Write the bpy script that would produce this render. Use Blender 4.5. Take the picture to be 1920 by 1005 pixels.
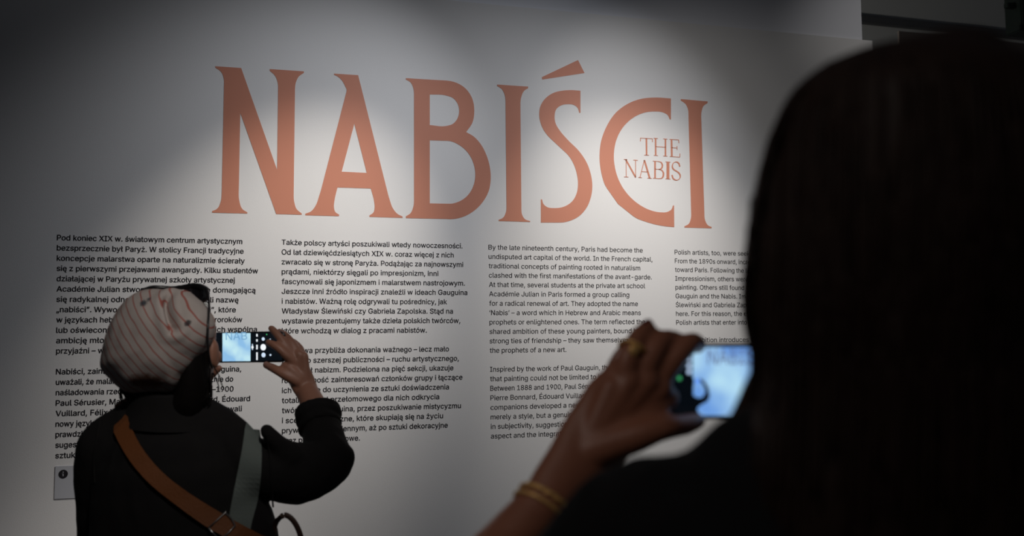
import bpy, bmesh, math, os, random
from mathutils import Vector, Matrix, Quaternion, noise
from mathutils.bvhtree import BVHTree
from mathutils.geometry import tessellate_polygon
random.seed(7)
SC = bpy.context.scene
COL = SC.collection
for o in list(bpy.data.objects):
    bpy.data.objects.remove(o, do_unlink=True)

# ------------------------------------------------------------------ camera
IW, IH = 1920, 1005
VPH, VPV = (7000.0, 590.0), (800.0, -22400.0)      # vanishing points of the wall's level and plumb lines
hx, hy = VPH[0] - IW / 2, VPH[1] - IH / 2
vx, vy = VPV[0] - IW / 2, VPV[1] - IH / 2
F = math.sqrt(-(hx * vx + hy * vy))
dX = Vector((hx, hy, F)).normalized()
dZ = Vector((vx, vy, F)).normalized()
dY = dZ.cross(dX).normalized()
dX = dY.cross(dZ).normalized()
EYE = Vector((0, 0, 1.5))
cR = Vector((dX.x, dY.x, dZ.x))                     # camera right / down / forward in the world
cD = Vector((dX.y, dY.y, dZ.y))
cF = Vector((dX.z, dY.z, dZ.z))
cam_data = bpy.data.cameras.new('camera')
cam = bpy.data.objects.new('camera', cam_data)
COL.objects.link(cam)
M3 = Matrix((cR, -cD, -cF)).transposed()
cam.matrix_world = Matrix.Translation(EYE) @ M3.to_4x4()
cam_data.sensor_width = 36
cam_data.lens = F / IW * 36
cam_data.clip_start = 0.02
cam_data.dof.use_dof = True
cam_data.dof.focus_distance = 3.25
cam_data.dof.aperture_fstop = 3.2
SC.camera = cam
WALL_Y = 3.3


def ray(u, v):
    return cR * ((u - IW / 2) / F) + cD * ((v - IH / 2) / F) + cF


def P(u, v, d):                                     # picture position at a distance along the view
    return EYE + ray(u, v) * d


def on_y(u, v, y):                                  # picture position on an upright plane parallel to the wall
    r = ray(u, v)
    return EYE + r * (y / r.y)


# ------------------------------------------------------------------ world and lights
SC.view_settings.view_transform = 'Standard'
SC.view_settings.look = 'None'
SC.view_settings.gamma = 1
SC.view_settings.exposure = 0.0
SC.view_settings.use_curve_mapping = False
w = bpy.data.worlds.new('dim_gallery')
SC.world = w
w.use_nodes = True
w.node_tree.nodes['Background'].inputs[0].default_value = (0.80, 0.86, 1.0, 1)
w.node_tree.nodes['Background'].inputs[1].default_value = 0.0145


def spot(name, loc, target, power, color, size, blend, radius=0.03):
    l = bpy.data.lights.new(name, 'SPOT')
    l.energy, l.color, l.spot_size, l.spot_blend, l.shadow_soft_size = power, color, math.radians(size), blend, radius
    o = bpy.data.objects.new(name, l)
    COL.objects.link(o)
    o.location = loc
    d = Vector(target) - Vector(loc)
    o.rotation_euler = d.to_track_quat('-Z', 'Y').to_euler()
    return o


WARM, COOL = (1.0, 0.925, 0.835), (0.93, 0.95, 1.0)
MILD = (1.0, 0.965, 0.93)
for loc, tgt, pw, col, ang in (
        ((0.717, WALL_Y - 1.143, 3.210), (0.109, WALL_Y, 1.551), 101.7, WARM, 39.3),
        ((1.370, WALL_Y - 1.261, 3.049), (1.394, WALL_Y, 1.686), 71.7, WARM, 45.9),
        ((1.821, WALL_Y - 1.500, 2.900), (0.931, WALL_Y, 1.635), 49.8, COOL, 76.4),  # added broad cool fill between the pools, not a fixture of the room
        ((0.781, WALL_Y - 1.227, 2.900), (0.159, WALL_Y, 2.035), 24.2, COOL, 63.5),  # added cool fill that shapes the left pool's upper part
        ((0.616, WALL_Y - 0.867, 2.900), (2.376, WALL_Y, 1.636), 21.0, MILD, 76.3)):  # added fill to even out the wall towards the right
    spot('track_or_fill_spot', loc, tgt, pw, col, ang, 1.0)
spot('track_or_fill_spot', (0.35, 0.9, 3.7), (0.4, WALL_Y, 3.2), 9, COOL, 70, 1.0, .06)  # added weak fill, only lifts the top of the wall
spot('track_or_fill_spot', (4.0, 2.0, 3.2), on_y(1665, 45, WALL_Y), 30, MILD, 20, 1.0)  # unseen light put in at the right to brighten the wall's end
spot('track_or_fill_spot', (1.0, WALL_Y + 1.1, 2.9), on_y(1650, 75, WALL_Y + 2.4), 62, (1, .98, .93), 80, 1.0)  # added light hidden behind the front wall, brightens the far wall
spot('track_or_fill_spot', (0.4, -0.4, 3.45), P(352, 700, 2.0), 130, (1, .94, .89), 16, .9, .14)  # unseen narrow light added to brighten the cap and coat from behind
spot('track_or_fill_spot', (-1.3, -0.3, 3.0), P(1160, 780, .93), 27, (1, .90, .82), 36, 1.0, .10)  # added warm key for the near hand, also catches the hair's left side


# ------------------------------------------------------------------ materials
def mat(name, color, rough=0.6, metal=0.0, nscale=0, namt=0.0, bump=0.0, bscale=200, spec=0.5, sheen=0.0, emit=None, estr=0):
    m = bpy.data.materials.new(name)
    m.use_nodes = True
    nt = m.node_tree
    b = nt.nodes['Principled BSDF']
    b.inputs['Base Color'].default_value = (*color, 1)
    b.inputs['Roughness'].default_value = rough
    b.inputs['Metallic'].default_value = metal
    b.inputs['Specular IOR Level'].default_value = spec
    if sheen:
        b.inputs['Sheen Weight'].default_value = sheen
    tc = nt.nodes.new('ShaderNodeTexCoord')
    if nscale:
        n = nt.nodes.new('ShaderNodeTexNoise')
        n.inputs['Scale'].default_value = nscale
        n.inputs['Detail'].default_value = 5
        r = nt.nodes.new('ShaderNodeMix')
        r.data_type = 'RGBA'
        r.inputs['A'].default_value = (*[c * (1 - namt) for c in color], 1)
        r.inputs['B'].default_value = (*[min(1, c * (1 + namt)) for c in color], 1)
        nt.links.new(tc.outputs['Object'], n.inputs['Vector'])
        nt.links.new(n.outputs['Fac'], r.inputs['Factor'])
        nt.links.new(r.outputs['Result'], b.inputs['Base Color'])
    if bump:
        n2 = nt.nodes.new('ShaderNodeTexNoise')
        n2.inputs['Scale'].default_value = bscale
        bp = nt.nodes.new('ShaderNodeBump')
        bp.inputs['Strength'].default_value = bump
        bp.inputs['Distance'].default_value = 0.002
        nt.links.new(tc.outputs['Object'], n2.inputs['Vector'])
        nt.links.new(n2.outputs['Fac'], bp.inputs['Height'])
        nt.links.new(bp.outputs['Normal'], b.inputs['Normal'])
    if emit:
        b.inputs['Emission Color'].default_value = (*emit, 1)
        b.inputs['Emission Strength'].default_value = estr
    return m


M = {}
M['wall'] = mat('white_wall_paint', (0.80, 0.79, 0.785), 0.85, nscale=1.5, namt=0.012, bump=0.15, bscale=350, spec=0.2)
M['wallup'] = mat('cool_grey_wall_paint', (0.80, 0.81, 0.86), 0.9, nscale=1.5, namt=0.02)
M['farwall'] = mat('grey_far_paint', (0.62, 0.62, 0.60), 0.9, nscale=2, namt=0.03)
M['ceiling'] = mat('dark_ceiling_paint', (0.06, 0.06, 0.065), 0.9, nscale=2, namt=0.05)
M['floor'] = mat('grey_floor', (0.16, 0.15, 0.14), 0.5, nscale=3, namt=0.2)
M['terracotta'] = mat('terracotta_vinyl', (0.60, 0.245, 0.16), 0.55, nscale=3, namt=0.02, spec=0.3)
M['ink'] = mat('black_vinyl', (0.022, 0.020, 0.024), 0.6, nscale=5, namt=0.1, spec=0.2)
M['darkwood'] = mat('dark_brown_panel', (0.20, 0.165, 0.145), 0.8, nscale=6, namt=0.15)
M['rail'] = mat('dark_grey_metal', (0.10, 0.10, 0.105), 0.6, nscale=9, namt=0.1)
M['sign'] = mat('grey_sign_board', (0.52, 0.53, 0.57), 0.5, nscale=4, namt=0.03)


# ------------------------------------------------------------------ helpers
def tag(o, label=None, cat=None, group=None, kind=None):
    if label: o['label'] = label
    if cat: o['category'] = cat
    if group: o['group'] = group
    if kind: o['kind'] = kind
    return o


def link(name, me, m, parent=None, smooth=False):
    o = bpy.data.objects.new(name, me)
    COL.objects.link(o)
    if m is not None and not len(me.materials):
        me.materials.append(m)
    if smooth:
        me.polygons.foreach_set('use_smooth', [True] * len(me.polygons))
    if parent is not None:
        o.parent = parent
        bpy_parent_fix(o, parent)
    return o


def bpy_parent_fix(o, parent):
    o.matrix_parent_inverse = Matrix.Translation(-parent_world(parent))


def parent_world(p):
    return p.location.copy() if p.parent is None else Vector((0, 0, 0))


def empty(name, loc, label, cat, group=None):
    o = bpy.data.objects.new(name, None)
    COL.objects.link(o)
    o.location = loc
    o.empty_display_size = 0.1
    return tag(o, label, cat, group)


def from_bm(name, bm, m, parent=None, smooth=False):
    bmesh.ops.recalc_face_normals(bm, faces=bm.faces)
    me = bpy.data.meshes.new(name)
    bm.to_mesh(me)
    bm.free()
    return link(name, me, m, parent, smooth)


def box(bm, lo, hi):
    lo, hi = Vector(lo), Vector(hi)
    vs = [bm.verts.new((x, y, z)) for x in (lo.x, hi.x) for y in (lo.y, hi.y) for z in (lo.z, hi.z)]
    for f in ((0, 1, 3, 2), (4, 6, 7, 5), (0, 4, 5, 1), (2, 3, 7, 6), (0, 2, 6, 4), (1, 5, 7, 3)):
        bm.faces.new([vs[i] for i in f])


def box_obj(name, lo, hi, m, parent=None, bevel=0.0):
    bm = bmesh.new()
    box(bm, lo, hi)
    if bevel:
        bmesh.ops.bevel(bm, geom=bm.edges[:], offset=bevel, segments=2, affect='EDGES')
    return from_bm(name, bm, m, parent)


def struct(name, lo, hi, m):
    return tag(box_obj(name, lo, hi, m), kind='structure')


def curve_mesh(cu, mw=None):
    o = bpy.data.objects.new('tmp', cu)
    COL.objects.link(o)
    dg = bpy.context.evaluated_depsgraph_get()
    dg.update()
    me = bpy.data.meshes.new_from_object(o.evaluated_get(dg), depsgraph=dg)
    bpy.data.objects.remove(o, do_unlink=True)
    bpy.data.curves.remove(cu)
    if mw is not None:
        me.transform(mw)
    me.materials.clear()
    return me


def poly_mesh(loops, extrude):
    """Filled flat outline with holes; loops are lists of 2-D points."""
    cu = bpy.data.curves.new('outline', 'CURVE')
    cu.dimensions = '2D'
    cu.fill_mode = 'BOTH'
    cu.extrude = extrude
    for lp in loops:
        s = cu.splines.new('POLY')
        s.points.add(len(lp) - 1)
        for p, q in zip(s.points, lp):
            p.co = (q[0], q[1], 0, 1)
        s.use_cyclic_u = True
    return curve_mesh(cu)


FONT = None
try:
    FONT = bpy.data.fonts.load(os.path.join(bpy.utils.system_resource('DATAFILES', path='fonts'), 'Inter.woff2'))
except Exception:
    FONT = None


def split_loop(p):
    """Cut a self-crossing outline into simple loops."""
    p = list(p)
    n = len(p)
    for i in range(n):
        a, b = p[i], p[(i + 1) % n]
        for j in range(i + 2, n):
            if i == 0 and j == n - 1: continue
            c, d = p[j], p[(j + 1) % n]
            if max(a[0], b[0]) < min(c[0], d[0]) or max(c[0], d[0]) < min(a[0], b[0]) or max(a[1], b[1]) < min(c[1], d[1]) or max(c[1], d[1]) < min(a[1], b[1]): continue
            rx, ry, sx, sy = b[0]-a[0], b[1]-a[1], d[0]-c[0], d[1]-c[1]
            den = rx * sy - ry * sx
            if abs(den) < 1e-12: continue
            t = ((c[0]-a[0]) * sy - (c[1]-a[1]) * sx) / den
            u = ((c[0]-a[0]) * ry - (c[1]-a[1]) * rx) / den
            if 1e-6 < t < 1 - 1e-6 and 1e-6 < u < 1 - 1e-6:
                q = (a[0] + rx * t, a[1] + ry * t)
                return split_loop([q] + p[i+1:j+1]) + split_loop(p[:i+1] + [q] + p[j+1:])
    return [p]


def area2(p):
    return sum(p[i][0]*p[(i+1) % len(p)][1] - p[(i+1) % len(p)][0]*p[i][1] for i in range(len(p)))


def inside(q, p):
    c = False
    for i in range(len(p)):
        x0, y0 = p[i]; x1, y1 = p[(i + 1) % len(p)]
        if (y0 > q[1]) != (y1 > q[1]) and q[0] < (x1 - x0) * (q[1] - y0) / (y1 - y0) + x0: c = not c
    return c


SPLIT = {}


def text_mesh(body, size, offset=0.0, extrude=0.0, res=3):
    """Flat filled writing; every stroke outline is filled on its own so that overlapping strokes stay solid."""
    cu = bpy.data.curves.new('writing', 'FONT')
    cu.body = body
    if FONT: cu.font = FONT
    cu.size = 1.0
    cu.resolution_u = res
    cu.fill_mode = 'NONE'
    me = curve_mesh(cu)
    nxt = {}
    for e in me.edges:
        i, j = e.vertices
        nxt.setdefault(i, []).append(j); nxt.setdefault(j, []).append(i)
    co = [(v.co.x, v.co.y) for v in me.vertices]
    bpy.data.meshes.remove(me)
    seen, outers, holes = set(), [], []
    for s in range(len(co)):
        if s in seen or s not in nxt: continue
        lp = [s]; seen.add(s)
        while True:
            c = [q for q in nxt[lp[-1]] if q not in seen]
            if not c: break
            c = min(c) if len(lp) == 1 else c[0]
            lp.append(c); seen.add(c)
        ox, oy = co[lp[0]]
        rel = tuple((round(co[i][0] - ox, 4), round(co[i][1] - oy, 4)) for i in lp)
        if rel not in SPLIT:
            SPLIT[rel] = [q for q in split_loop(rel) if len(q) > 2 and abs(area2(q)) > 1e-5]
        for q in SPLIT[rel]:
            w_ = [(x + ox, y + oy) for x, y in q]
            (outers if area2(w_) < 0 else holes).append(w_)
    vs, fs = [], []
    used = [False] * len(holes)
    for o_ in outers:
        x0, x1 = min(p[0] for p in o_), max(p[0] for p in o_)
        mine = [h for h in holes if x0 <= h[0][0] <= x1 and inside(((h[0][0] + h[1][0]) / 2 * .999 + .001 * sum(p[0] for p in h) / len(h), (h[0][1] + h[1][1]) / 2 * .999 + .001 * sum(p[1] for p in h) / len(h)), o_)]
        loops = [[Vector((x, y, 0)) for x, y in l_] for l_ in [o_] + mine]
        flat = [p for l_ in loops for p in l_]
        base = len(vs)
        vs += [(p.x * size, p.y * size, 0) for p in flat]
        for t in tessellate_polygon(loops):
            fs.append([base + k for k in t])
    me = bpy.data.meshes.new('writing')
    me.from_pydata(vs, [], fs)
    return me


def width_of(me):
    xs = [v.co.x for v in me.vertices]
    return min(xs), max(xs)


def join_meshes(name, mes):
    bm = bmesh.new()
    for me in mes:
        bm.from_mesh(me)
        bpy.data.meshes.remove(me)
    me = bpy.data.meshes.new(name)
    bm.to_mesh(me)
    bm.free()
    return me


WALLM = Matrix(((1, 0, 0, 0), (0, 0, -1, 0), (0, 1, 0, 0), (0, 0, 0, 1)))      # local x,y -> world x,z ; local +z -> towards the viewer


# ------------------------------------------------------------------ setting
seam = on_y(1260, 40.5, WALL_Y).z
xr_low = on_y(1637, 120, WALL_Y).x
xr_up = on_y(1615.5, 40, WALL_Y + 0.012).x
struct('wall_front', (-3.6, WALL_Y, 0), (xr_low, WALL_Y + 0.16, seam), M['wall'])
struct('wall_upper', (-3.6, WALL_Y + 0.012, seam), (xr_up, WALL_Y + 0.16, 4.0), M['wallup'])
struct('floor', (-3.6, -2.6, -0.1), (6.2, WALL_Y + 3.1, 0), M['floor'])
FAR_Y = WALL_Y + 2.4
struct('wall_far', (-3.6, FAR_Y, 0), (6.2, FAR_Y + 0.1, 4.6), M['farwall'])
pb = on_y(1685.5, 58, WALL_Y + 1.5)
struct('wall_partition', (pb.x, WALL_Y + 1.5, 0), (6.0, WALL_Y + 1.515, pb.z), M['darkwood'])
ra, rb = on_y(1615, 31, FAR_Y - 0.03), on_y(1920, 73, FAR_Y - 0.03)
rz = (ra.z + rb.z) / 2
rail = empty('cable_rail', (ra.x, FAR_Y - .03, rz), 'dark grey straight rail running along the far wall above the partition', 'rail')
box_obj('channel', (ra.x - .6, FAR_Y - 0.055, rz - 0.026), (6.1, FAR_Y, rz + 0.026), M['rail'], rail, 0.004)
e0 = on_y(1905, 62, FAR_Y - 0.7)
ex = empty('hanging_lamp_box', (e0.x, e0.y, e0.z), 'black box fixture hanging high at the top corner beside the rail', 'fixture')
e1 = on_y(1906, 60, FAR_Y - 0.7); e2 = on_y(1945, -25, FAR_Y - 0.7)
M['fixture'] = mat('black_green_plastic', (0.012, 0.02, 0.016), 0.5, nscale=8, namt=0.2)
box_obj('housing', (e1.x, e1.y - .05, e1.z), (e2.x, e1.y + .1, e2.z), M['fixture'], ex, 0.008)
e3 = on_y(1888, 14, FAR_Y - 0.7)
box_obj('bracket', (e3.x, e1.y - .01, e3.z), (e1.x + .02, e1.y + .03, e3.z + 0.035), M['fixture'], ex, 0.004)
box_obj('stem', (e2.x - .03, e1.y + .01, e2.z - .01), (e2.x - .01, e1.y + .03, 4.6), M['fixture'], ex)


# ------------------------------------------------------------------ title letters
def smooth_loop(pts, short=95.0, corner=42.0, n=5):
    pts = [Vector(p) for p in pts]
    N = len(pts)
    L = [(pts[(i + 1) % N] - pts[i]).length for i in range(N)]
    tan, is_c = [], []
    for i in range(N):
        a = pts[i] - pts[i - 1]
        b = pts[(i + 1) % N] - pts[i]
        ang = math.degrees(abs(a.angle_signed(b, 0)))
        is_c.append(ang > corner)
        la, lb = L[i - 1], L[i]
        if la > short and lb <= short: t = a.normalized()
        elif lb > short and la <= short: t = b.normalized()
        else: t = (a / la * lb + b / lb * la).normalized()
        tan.append(t)
    out = []
    for i in range(N):
        j = (i + 1) % N
        out.append(pts[i])
        if L[i] > short or L[i] < 8: continue
        d = (pts[j] - pts[i])
        t0 = d.normalized() if is_c[i] else tan[i]
        t1 = d.normalized() if is_c[j] else tan[j]
        if is_c[i] and is_c[j]: continue
        for k in range(1, n):
            s = k / n
            h00, h10, h01, h11 = 2*s**3-3*s*s+1, s**3-2*s*s+s, -2*s**3+3*s*s, s**3-s*s
            out.append(pts[i] * h00 + t0 * (L[i] * h10) + pts[j] * h01 + t1 * (L[i] * h11))
    return out


def to_wall(pts, ox, oy, s):
    out = []
    for p in pts:
        q = on_y(ox + p[0] / s, oy + p[1] / s, WALL_Y)
        out.append((q.x, q.z))
    return out


ZA = (380, 100, 3.046)
ZB = (880, 90, 2.872)
N_ = [[(72,74),(220,84),(425,665),(431,210),(428,165),(413,128),(383,100),(383,90),(578,103),(578,112),(550,132),(533,165),(527,210),(520,800),(523,850),(537,890),(566,915),(566,922),(420,918),(215,340),(206,800),(211,850),(226,888),(255,908),(255,915),(54,910),(54,901),(82,888),(102,852),(109,800),(122,180),(120,140),(105,106),(72,82)]]
A_ = [[(750,116),(888,125),(1050,770),(1066,830),(1088,888),(1114,918),(1142,932),(1142,940),(952,934),(952,926),(974,910),(982,880),(978,840),(960,772),(770,766),(753,840),(750,880),(757,905),(780,922),(778,930),(586,925),(586,916),(618,903),(646,868),(665,815),(680,765),(822,215),(812,185),(795,155),(772,133),(750,123)],
      [(866,402),(937,683),(794,676)]]
B_ = [[(1160,142),(1380,155),(1440,165),(1500,200),(1540,260),(1551,330),(1541,395),(1505,450),(1545,473),(1586,516),(1620,580),(1640,650),(1645,715),(1634,785),(1601,847),(1553,897),(1492,932),(1416,947),(1390,946),(1160,941),(1160,931),(1185,915),(1202,880),(1207,830),(1207,240),(1203,200),(1187,166),(1160,150)],
      [(1297,235),(1385,240),(1430,256),(1458,293),(1465,330),(1456,370),(1430,402),(1390,415),(1297,410)],
      [(1297,497),(1400,500),(1470,527),(1520,575),(1550,640),(1557,700),(1545,760),(1510,815),(1460,848),(1410,859),(1297,857)]]
I1 = [[(150,197),(317,208),(316,217),(295,231),(280,262),(275,310),(280,860),(285,900),(300,922),(328,932),(327,937),(158,932),(158,925),(181,914),(195,890),(200,850),(195,300),(190,252),(175,222),(150,205)]]
S_ = [[(598,230),(598,350),(592,350),(582,322),(562,307),(530,303),(495,309),(468,330),(459,365),(464,405),(487,445),(530,495),(590,555),(633,620),(656,690),(662,740),(655,800),(630,862),(590,906),(540,931),(490,940),(385,940),(385,815),(391,815),(399,840),(420,857),(455,862),(510,854),(555,824),(579,778),(585,730),(579,680),(560,622),(520,565),(450,500),(405,450),(383,402),(376,355),(384,310),(410,271),(450,243),(500,230),(545,227)]]
ACC = [[(390,157),(585,65),(620,135),(393,170)]]
C_ = [[(1085,272),(1085,385),(1079,385),(1068,362),(1042,347),(1000,342),(940,349),(880,377),(825,430),(790,500),(778,570),(783,640),(806,715),(850,785),(910,840),(970,872),(1030,885),(1068,882),(1088,869),(1096,848),(1102,848),(1103,965),(1040,958),(960,939),(880,904),(800,840),(740,755),(710,670),(701,580),(710,500),(740,420),(790,347),(850,302),(920,275),(1000,267)]]
I2 = [[(1138,275),(1283,288),(1282,297),(1262,311),(1251,337),(1248,372),(1265,880),(1270,930),(1285,955),(1305,964),(1304,971),(1158,967),(1158,960),(1181,947),(1192,920),(1194,880),(1180,370),(1177,330),(1164,302),(1138,283)]]
tz = on_y(870, 412, WALL_Y)
title = empty('title_lettering', (tz.x, WALL_Y, tz.z), 'huge terracotta serif capital letters reading NABIŚCI across the lit white wall', 'lettering')


def add_letter(name, groups, parent, ext=0.0003):
    mes = []
    for loops, z in groups:
        mes.append(poly_mesh([to_wall(smooth_loop(l), *z) for l in loops], ext))
    me = join_meshes(name, mes)
    me.transform(Matrix.Translation((0, WALL_Y - 0.0006, 0)) @ WALLM)
    return link(name, me, M['terracotta'], parent)


for lp in ([(N_, ZA)], [(A_, ZA)], [(B_, ZA)], [(I1, ZB)], [(S_, ZB), (ACC, ZB)], [(C_, ZB)], [(I2, ZB)]):
    add_letter('letter', lp, title)

# subtitle: light serif capitals drawn as strokes in a unit cell
TN, TK = 0.034, 0.085
SUB = {
 'T': [((0,.96),(1,.96),TN*.9),((0.02,.96),(0.0,.78),TN),((.98,.96),(1.0,.78),TN),((.5,.97),(.5,.02),TK),((.3,.02),(.7,.02),TN)],
 'H': [((.14,.97),(.14,.03),TK),((.86,.97),(.86,.03),TK),((.14,.52),(.86,.52),TN),((0,.98),(.3,.98),TN),((0,.02),(.3,.02),TN),((.7,.98),(1,.98),TN),((.7,.02),(1,.02),TN)],
 'E': [((.2,.97),(.2,.03),TK*1.1),((0,.98),(.95,.98),TN),((0,.02),(1,.02),TN),((.2,.52),(.75,.52),TN),((.95,.98),(.97,.80),TN),((1,.02),(1.03,.22),TN),((.75,.42),(.75,.63),TN)],
 'N': [((.16,.97),(.16,.02),TN),((.86,.97),(.86,.0),TN),((.13,.99),(.86,.03),TK),((0,.98),(.25,.98),TN),((0,.02),(.32,.02),TN),((.7,.98),(1.02,.98),TN)],
 'A': [((.5,1.0),(.12,.02),TN),((.5,1.0),(.9,.02),TK*1.1),((.25,.36),(.76,.36),TN),((0,.02),(.28,.02),TN),((.72,.02),(1.05,.02),TN)],
 'B': [((.2,.97),(.2,.03),TK*1.05),((0,.98),(.5,.98),TN),((0,.02),(.55,.02),TN),((.2,.54),(.55,.54),TN)],
 'I': [((.5,.97),(.5,.03),TK*1.9),((0,.98),(1,.98),TN),((0,.02),(1,.02),TN)],
 'S': []}
ARCS = {
 'B': [[(.5,.98),(.75,.94),(.86,.84),(.88,.76),(.84,.65),(.72,.57),(.55,.54)],[(.55,.54),(.82,.5),(.96,.38),(.98,.28),(.94,.15),(.8,.05),(.55,.02)]],
 'S': [[(.9,.76),(.82,.92),(.62,1.0),(.42,1.0),(.2,.93),(.1,.8),(.12,.67),(.26,.57),(.5,.5),(.74,.42),(.9,.31),(.93,.18),(.82,.06),(.6,-.01),(.36,.0),(.16,.08),(.06,.26)]]}


def stroke_quads(bm, path, wds):
    L, R = [], []
    n = len(path)
    for i, p in enumerate(path):
        a = Vector(path[max(0, i - 1)]); b = Vector(path[min(n - 1, i + 1)])
        t = (b - a).normalized()
        nn = Vector((-t.y, t.x)) * wds[i] / 2
        L.append(Vector(p) + nn); R.append(Vector(p) - nn)
    lv = [bm.verts.new((q.x, q.y, 0)) for q in L]
    rv = [bm.verts.new((q.x, q.y, 0)) for q in R]
    for i in range(n - 1):
        bm.faces.new((lv[i], rv[i], rv[i + 1], lv[i + 1]))


sz = on_y(1130, 330, WALL_Y)
sub = empty('subtitle_lettering', (on_y(1237, 338, WALL_Y).x, WALL_Y, on_y(1237, 338, WALL_Y).z), 'thin small terracotta letters reading THE NABIS inside the big letter C', 'lettering')
# each: letter, top-left, top-right, bottom-left, bottom-right in the enlarged picture
CELLS = [('T',(920,481),(986,485),(922,578),(986,580)),('H',(992,484),(1066,489),(993,580),(1066,585)),('E',(1078,490),(1129,493),(1079,586),(1133,590)),
         ('N',(832,598),(905,603),(833,696),(905,699)),('A',(910,602),(974,606),(910,699),(978,704)),('B',(988,607),(1046,611),(988,703),(1046,707)),
         ('I',(1056,611),(1082,613),(1056,706),(1082,708)),('S',(1088,613),(1137,616),(1088,708),(1139,712))]
for ch, tl, tr, bl, br in CELLS:
    bm = bmesh.new()
    asp = (tr[0] - tl[0]) / (bl[1] - tl[1])
    def sc(p): return (p[0] * asp, p[1])
    for a, b, wd in SUB[ch]:
        stroke_quads(bm, [sc(a), sc(b)], [wd, wd])
    for arc in ARCS.get(ch, []):
        pts = [Vector(sc(a)) for a in arc]
        path, wd = [], []
        for i in range(len(pts) - 1):
            p0, p1, p2, p3 = pts[max(i-1,0)], pts[i], pts[i+1], pts[min(i+2,len(pts)-1)]
            for k in range(4):
                s = k / 4
                path.append(0.5*((2*p1)+(p2-p0)*s+(2*p0-5*p1+4*p2-p3)*s*s+(3*p1-p0-3*p2+p3)*s**3))
        path.append(pts[-1])
        n = len(path)
        for i in range(n):
            a = path[max(0, i-1)]; b = path[min(n-1, i+1)]
            t = (b - a).normalized()
            wd.append(TN + (TK - TN) * abs(t.y if ch == 'B' else (t.x * .0 + abs(t.x * 0.6 - t.y * 0.8) ** 2)))
        stroke_quads(bm, path, wd)
    for v in bm.verts:
        fx, fy = v.co.x / asp, v.co.y
        top = Vector(tl).lerp(Vector(tr), fx); bot = Vector(bl).lerp(Vector(br), fx)
        q = bot.lerp(top, fy)
        p = on_y(880 + q.x / 2.872, 90 + q.y / 2.872, WALL_Y)
        v.co = (p.x, WALL_Y - 0.0012, p.z)
    r = bmesh.ops.extrude_face_region(bm, geom=bm.faces[:])
    for g in r['geom']:
        if isinstance(g, bmesh.types.BMVert): g.co.y += 0.0009
    from_bm('letter', bm, M['terracotta'], sub)

# ------------------------------------------------------------------ wall texts
# (line index, text, part of it seen up to the given picture x, that x)
T1 = [(0,'Pod koniec XIX w. światowym centrum artystycznym','',454),(1,'bezsprzecznie był Paryż. W stolicy Francji tradycyjne','',456.5),(2,'koncepcje malarstwa oparte na naturalizmie ścierały','',458.6),(3,'się z pierwszymi przejawami awangardy. Kilku studentów','',483.5),(4,'działającej w Paryżu prywatnej szkoły artystycznej','',440),(5,'Académie Julian stworzyło własną grupę domagającą','',479),(6,'się radykalnej odnowy całej sztuki. Przyjęli nazwę','',447),(7,'„nabiści”. Wywodzi się ona od słowa „nabi”, które','',442),(8,'w językach hebrajskim i arabskim oznacza proroków','',454),(9,'lub oświeconych. Określenie to oddawało ich wspólną','',482),(10,'ambicję młodych malarzy złączonych więzami','ambicję młodyc',222),(11,'przyjaźni – widzieli w sobie proroków','przyjaźni – wi',198)]
T1b = [(13,'Nabiści, zainspirowani twórczością Paula Gauguina,','',452),(14,'uważali, że malarstwo nie ogranicza się wyłącznie do','',437),(15,'naśladowania rzeczywistości. W latach 1888–1900','',437.6),(16,'Paul Sérusier, Maurice Denis, Pierre Bonnard, Édouard','',468.7),(17,'Vuillard, Félix Vallotton i inni malarze wypracowali','',453.4),(18,'nowy język malarski, oparty na','nowy język',176),(19,'prawdziwej filozofii sztuki','prawdz',151),(20,'sugestii i symbolu','suges',143),(21,'sztuki.','sztuk',141)]
T2 = [(0,'Także polscy artyści poszukiwali wtedy nowoczesności.','',867),(1,'Od lat dziewięćdziesiątych XIX w. coraz więcej z nich','',850.6),(2,'zwracało się w stronę Paryża. Podążając za najnowszymi','',868.4),(3,'prądami, niektórzy sięgali po impresjonizm, inni','',821.8),(4,'fascynowali się japonizmem i malarstwem nastrojowym.','',871.5),(5,'Jeszcze inni źródło inspiracji znaleźli w ideach Gauguina','',876),(6,'i nabistów. Ważną rolę odgrywali tu pośrednicy, jak','',838),(7,'Władysław Ślewiński czy Gabriela Zapolska. Stąd na','',849),(8,'wystawie prezentujemy także dzieła polskich twórców,','',862.8),(9,'które wchodzą w dialog z pracami nabistów.','',800)]
T2b = [(11,'Wystawa przybliża dokonania ważnego – lecz mało','',841.6),(12,'znanego szerszej publiczności – ruchu artystycznego,','',860),(13,'jakim był nabizm. Podzielona na pięć sekcji, ukazuje','',850),(14,'różnorodność zainteresowań członków grupy i łączące','',867),(15,'ich dążenie do uczynienia ze sztuki doświadczenia','',841.6),(16,'totalnego: od przełomowego dla nich odkrycia','',823.4),(17,'twórczości Gauguina, przez poszukiwanie mistycyzmu','',864),(18,'i sceny symboliczne, które skupiają się na życiu','',830.6),(19,'prywatnym i codziennym, aż po sztuki dekoracyjne','',839.4),(20,'oraz projekty użytkowe.','',674.6)]
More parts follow.
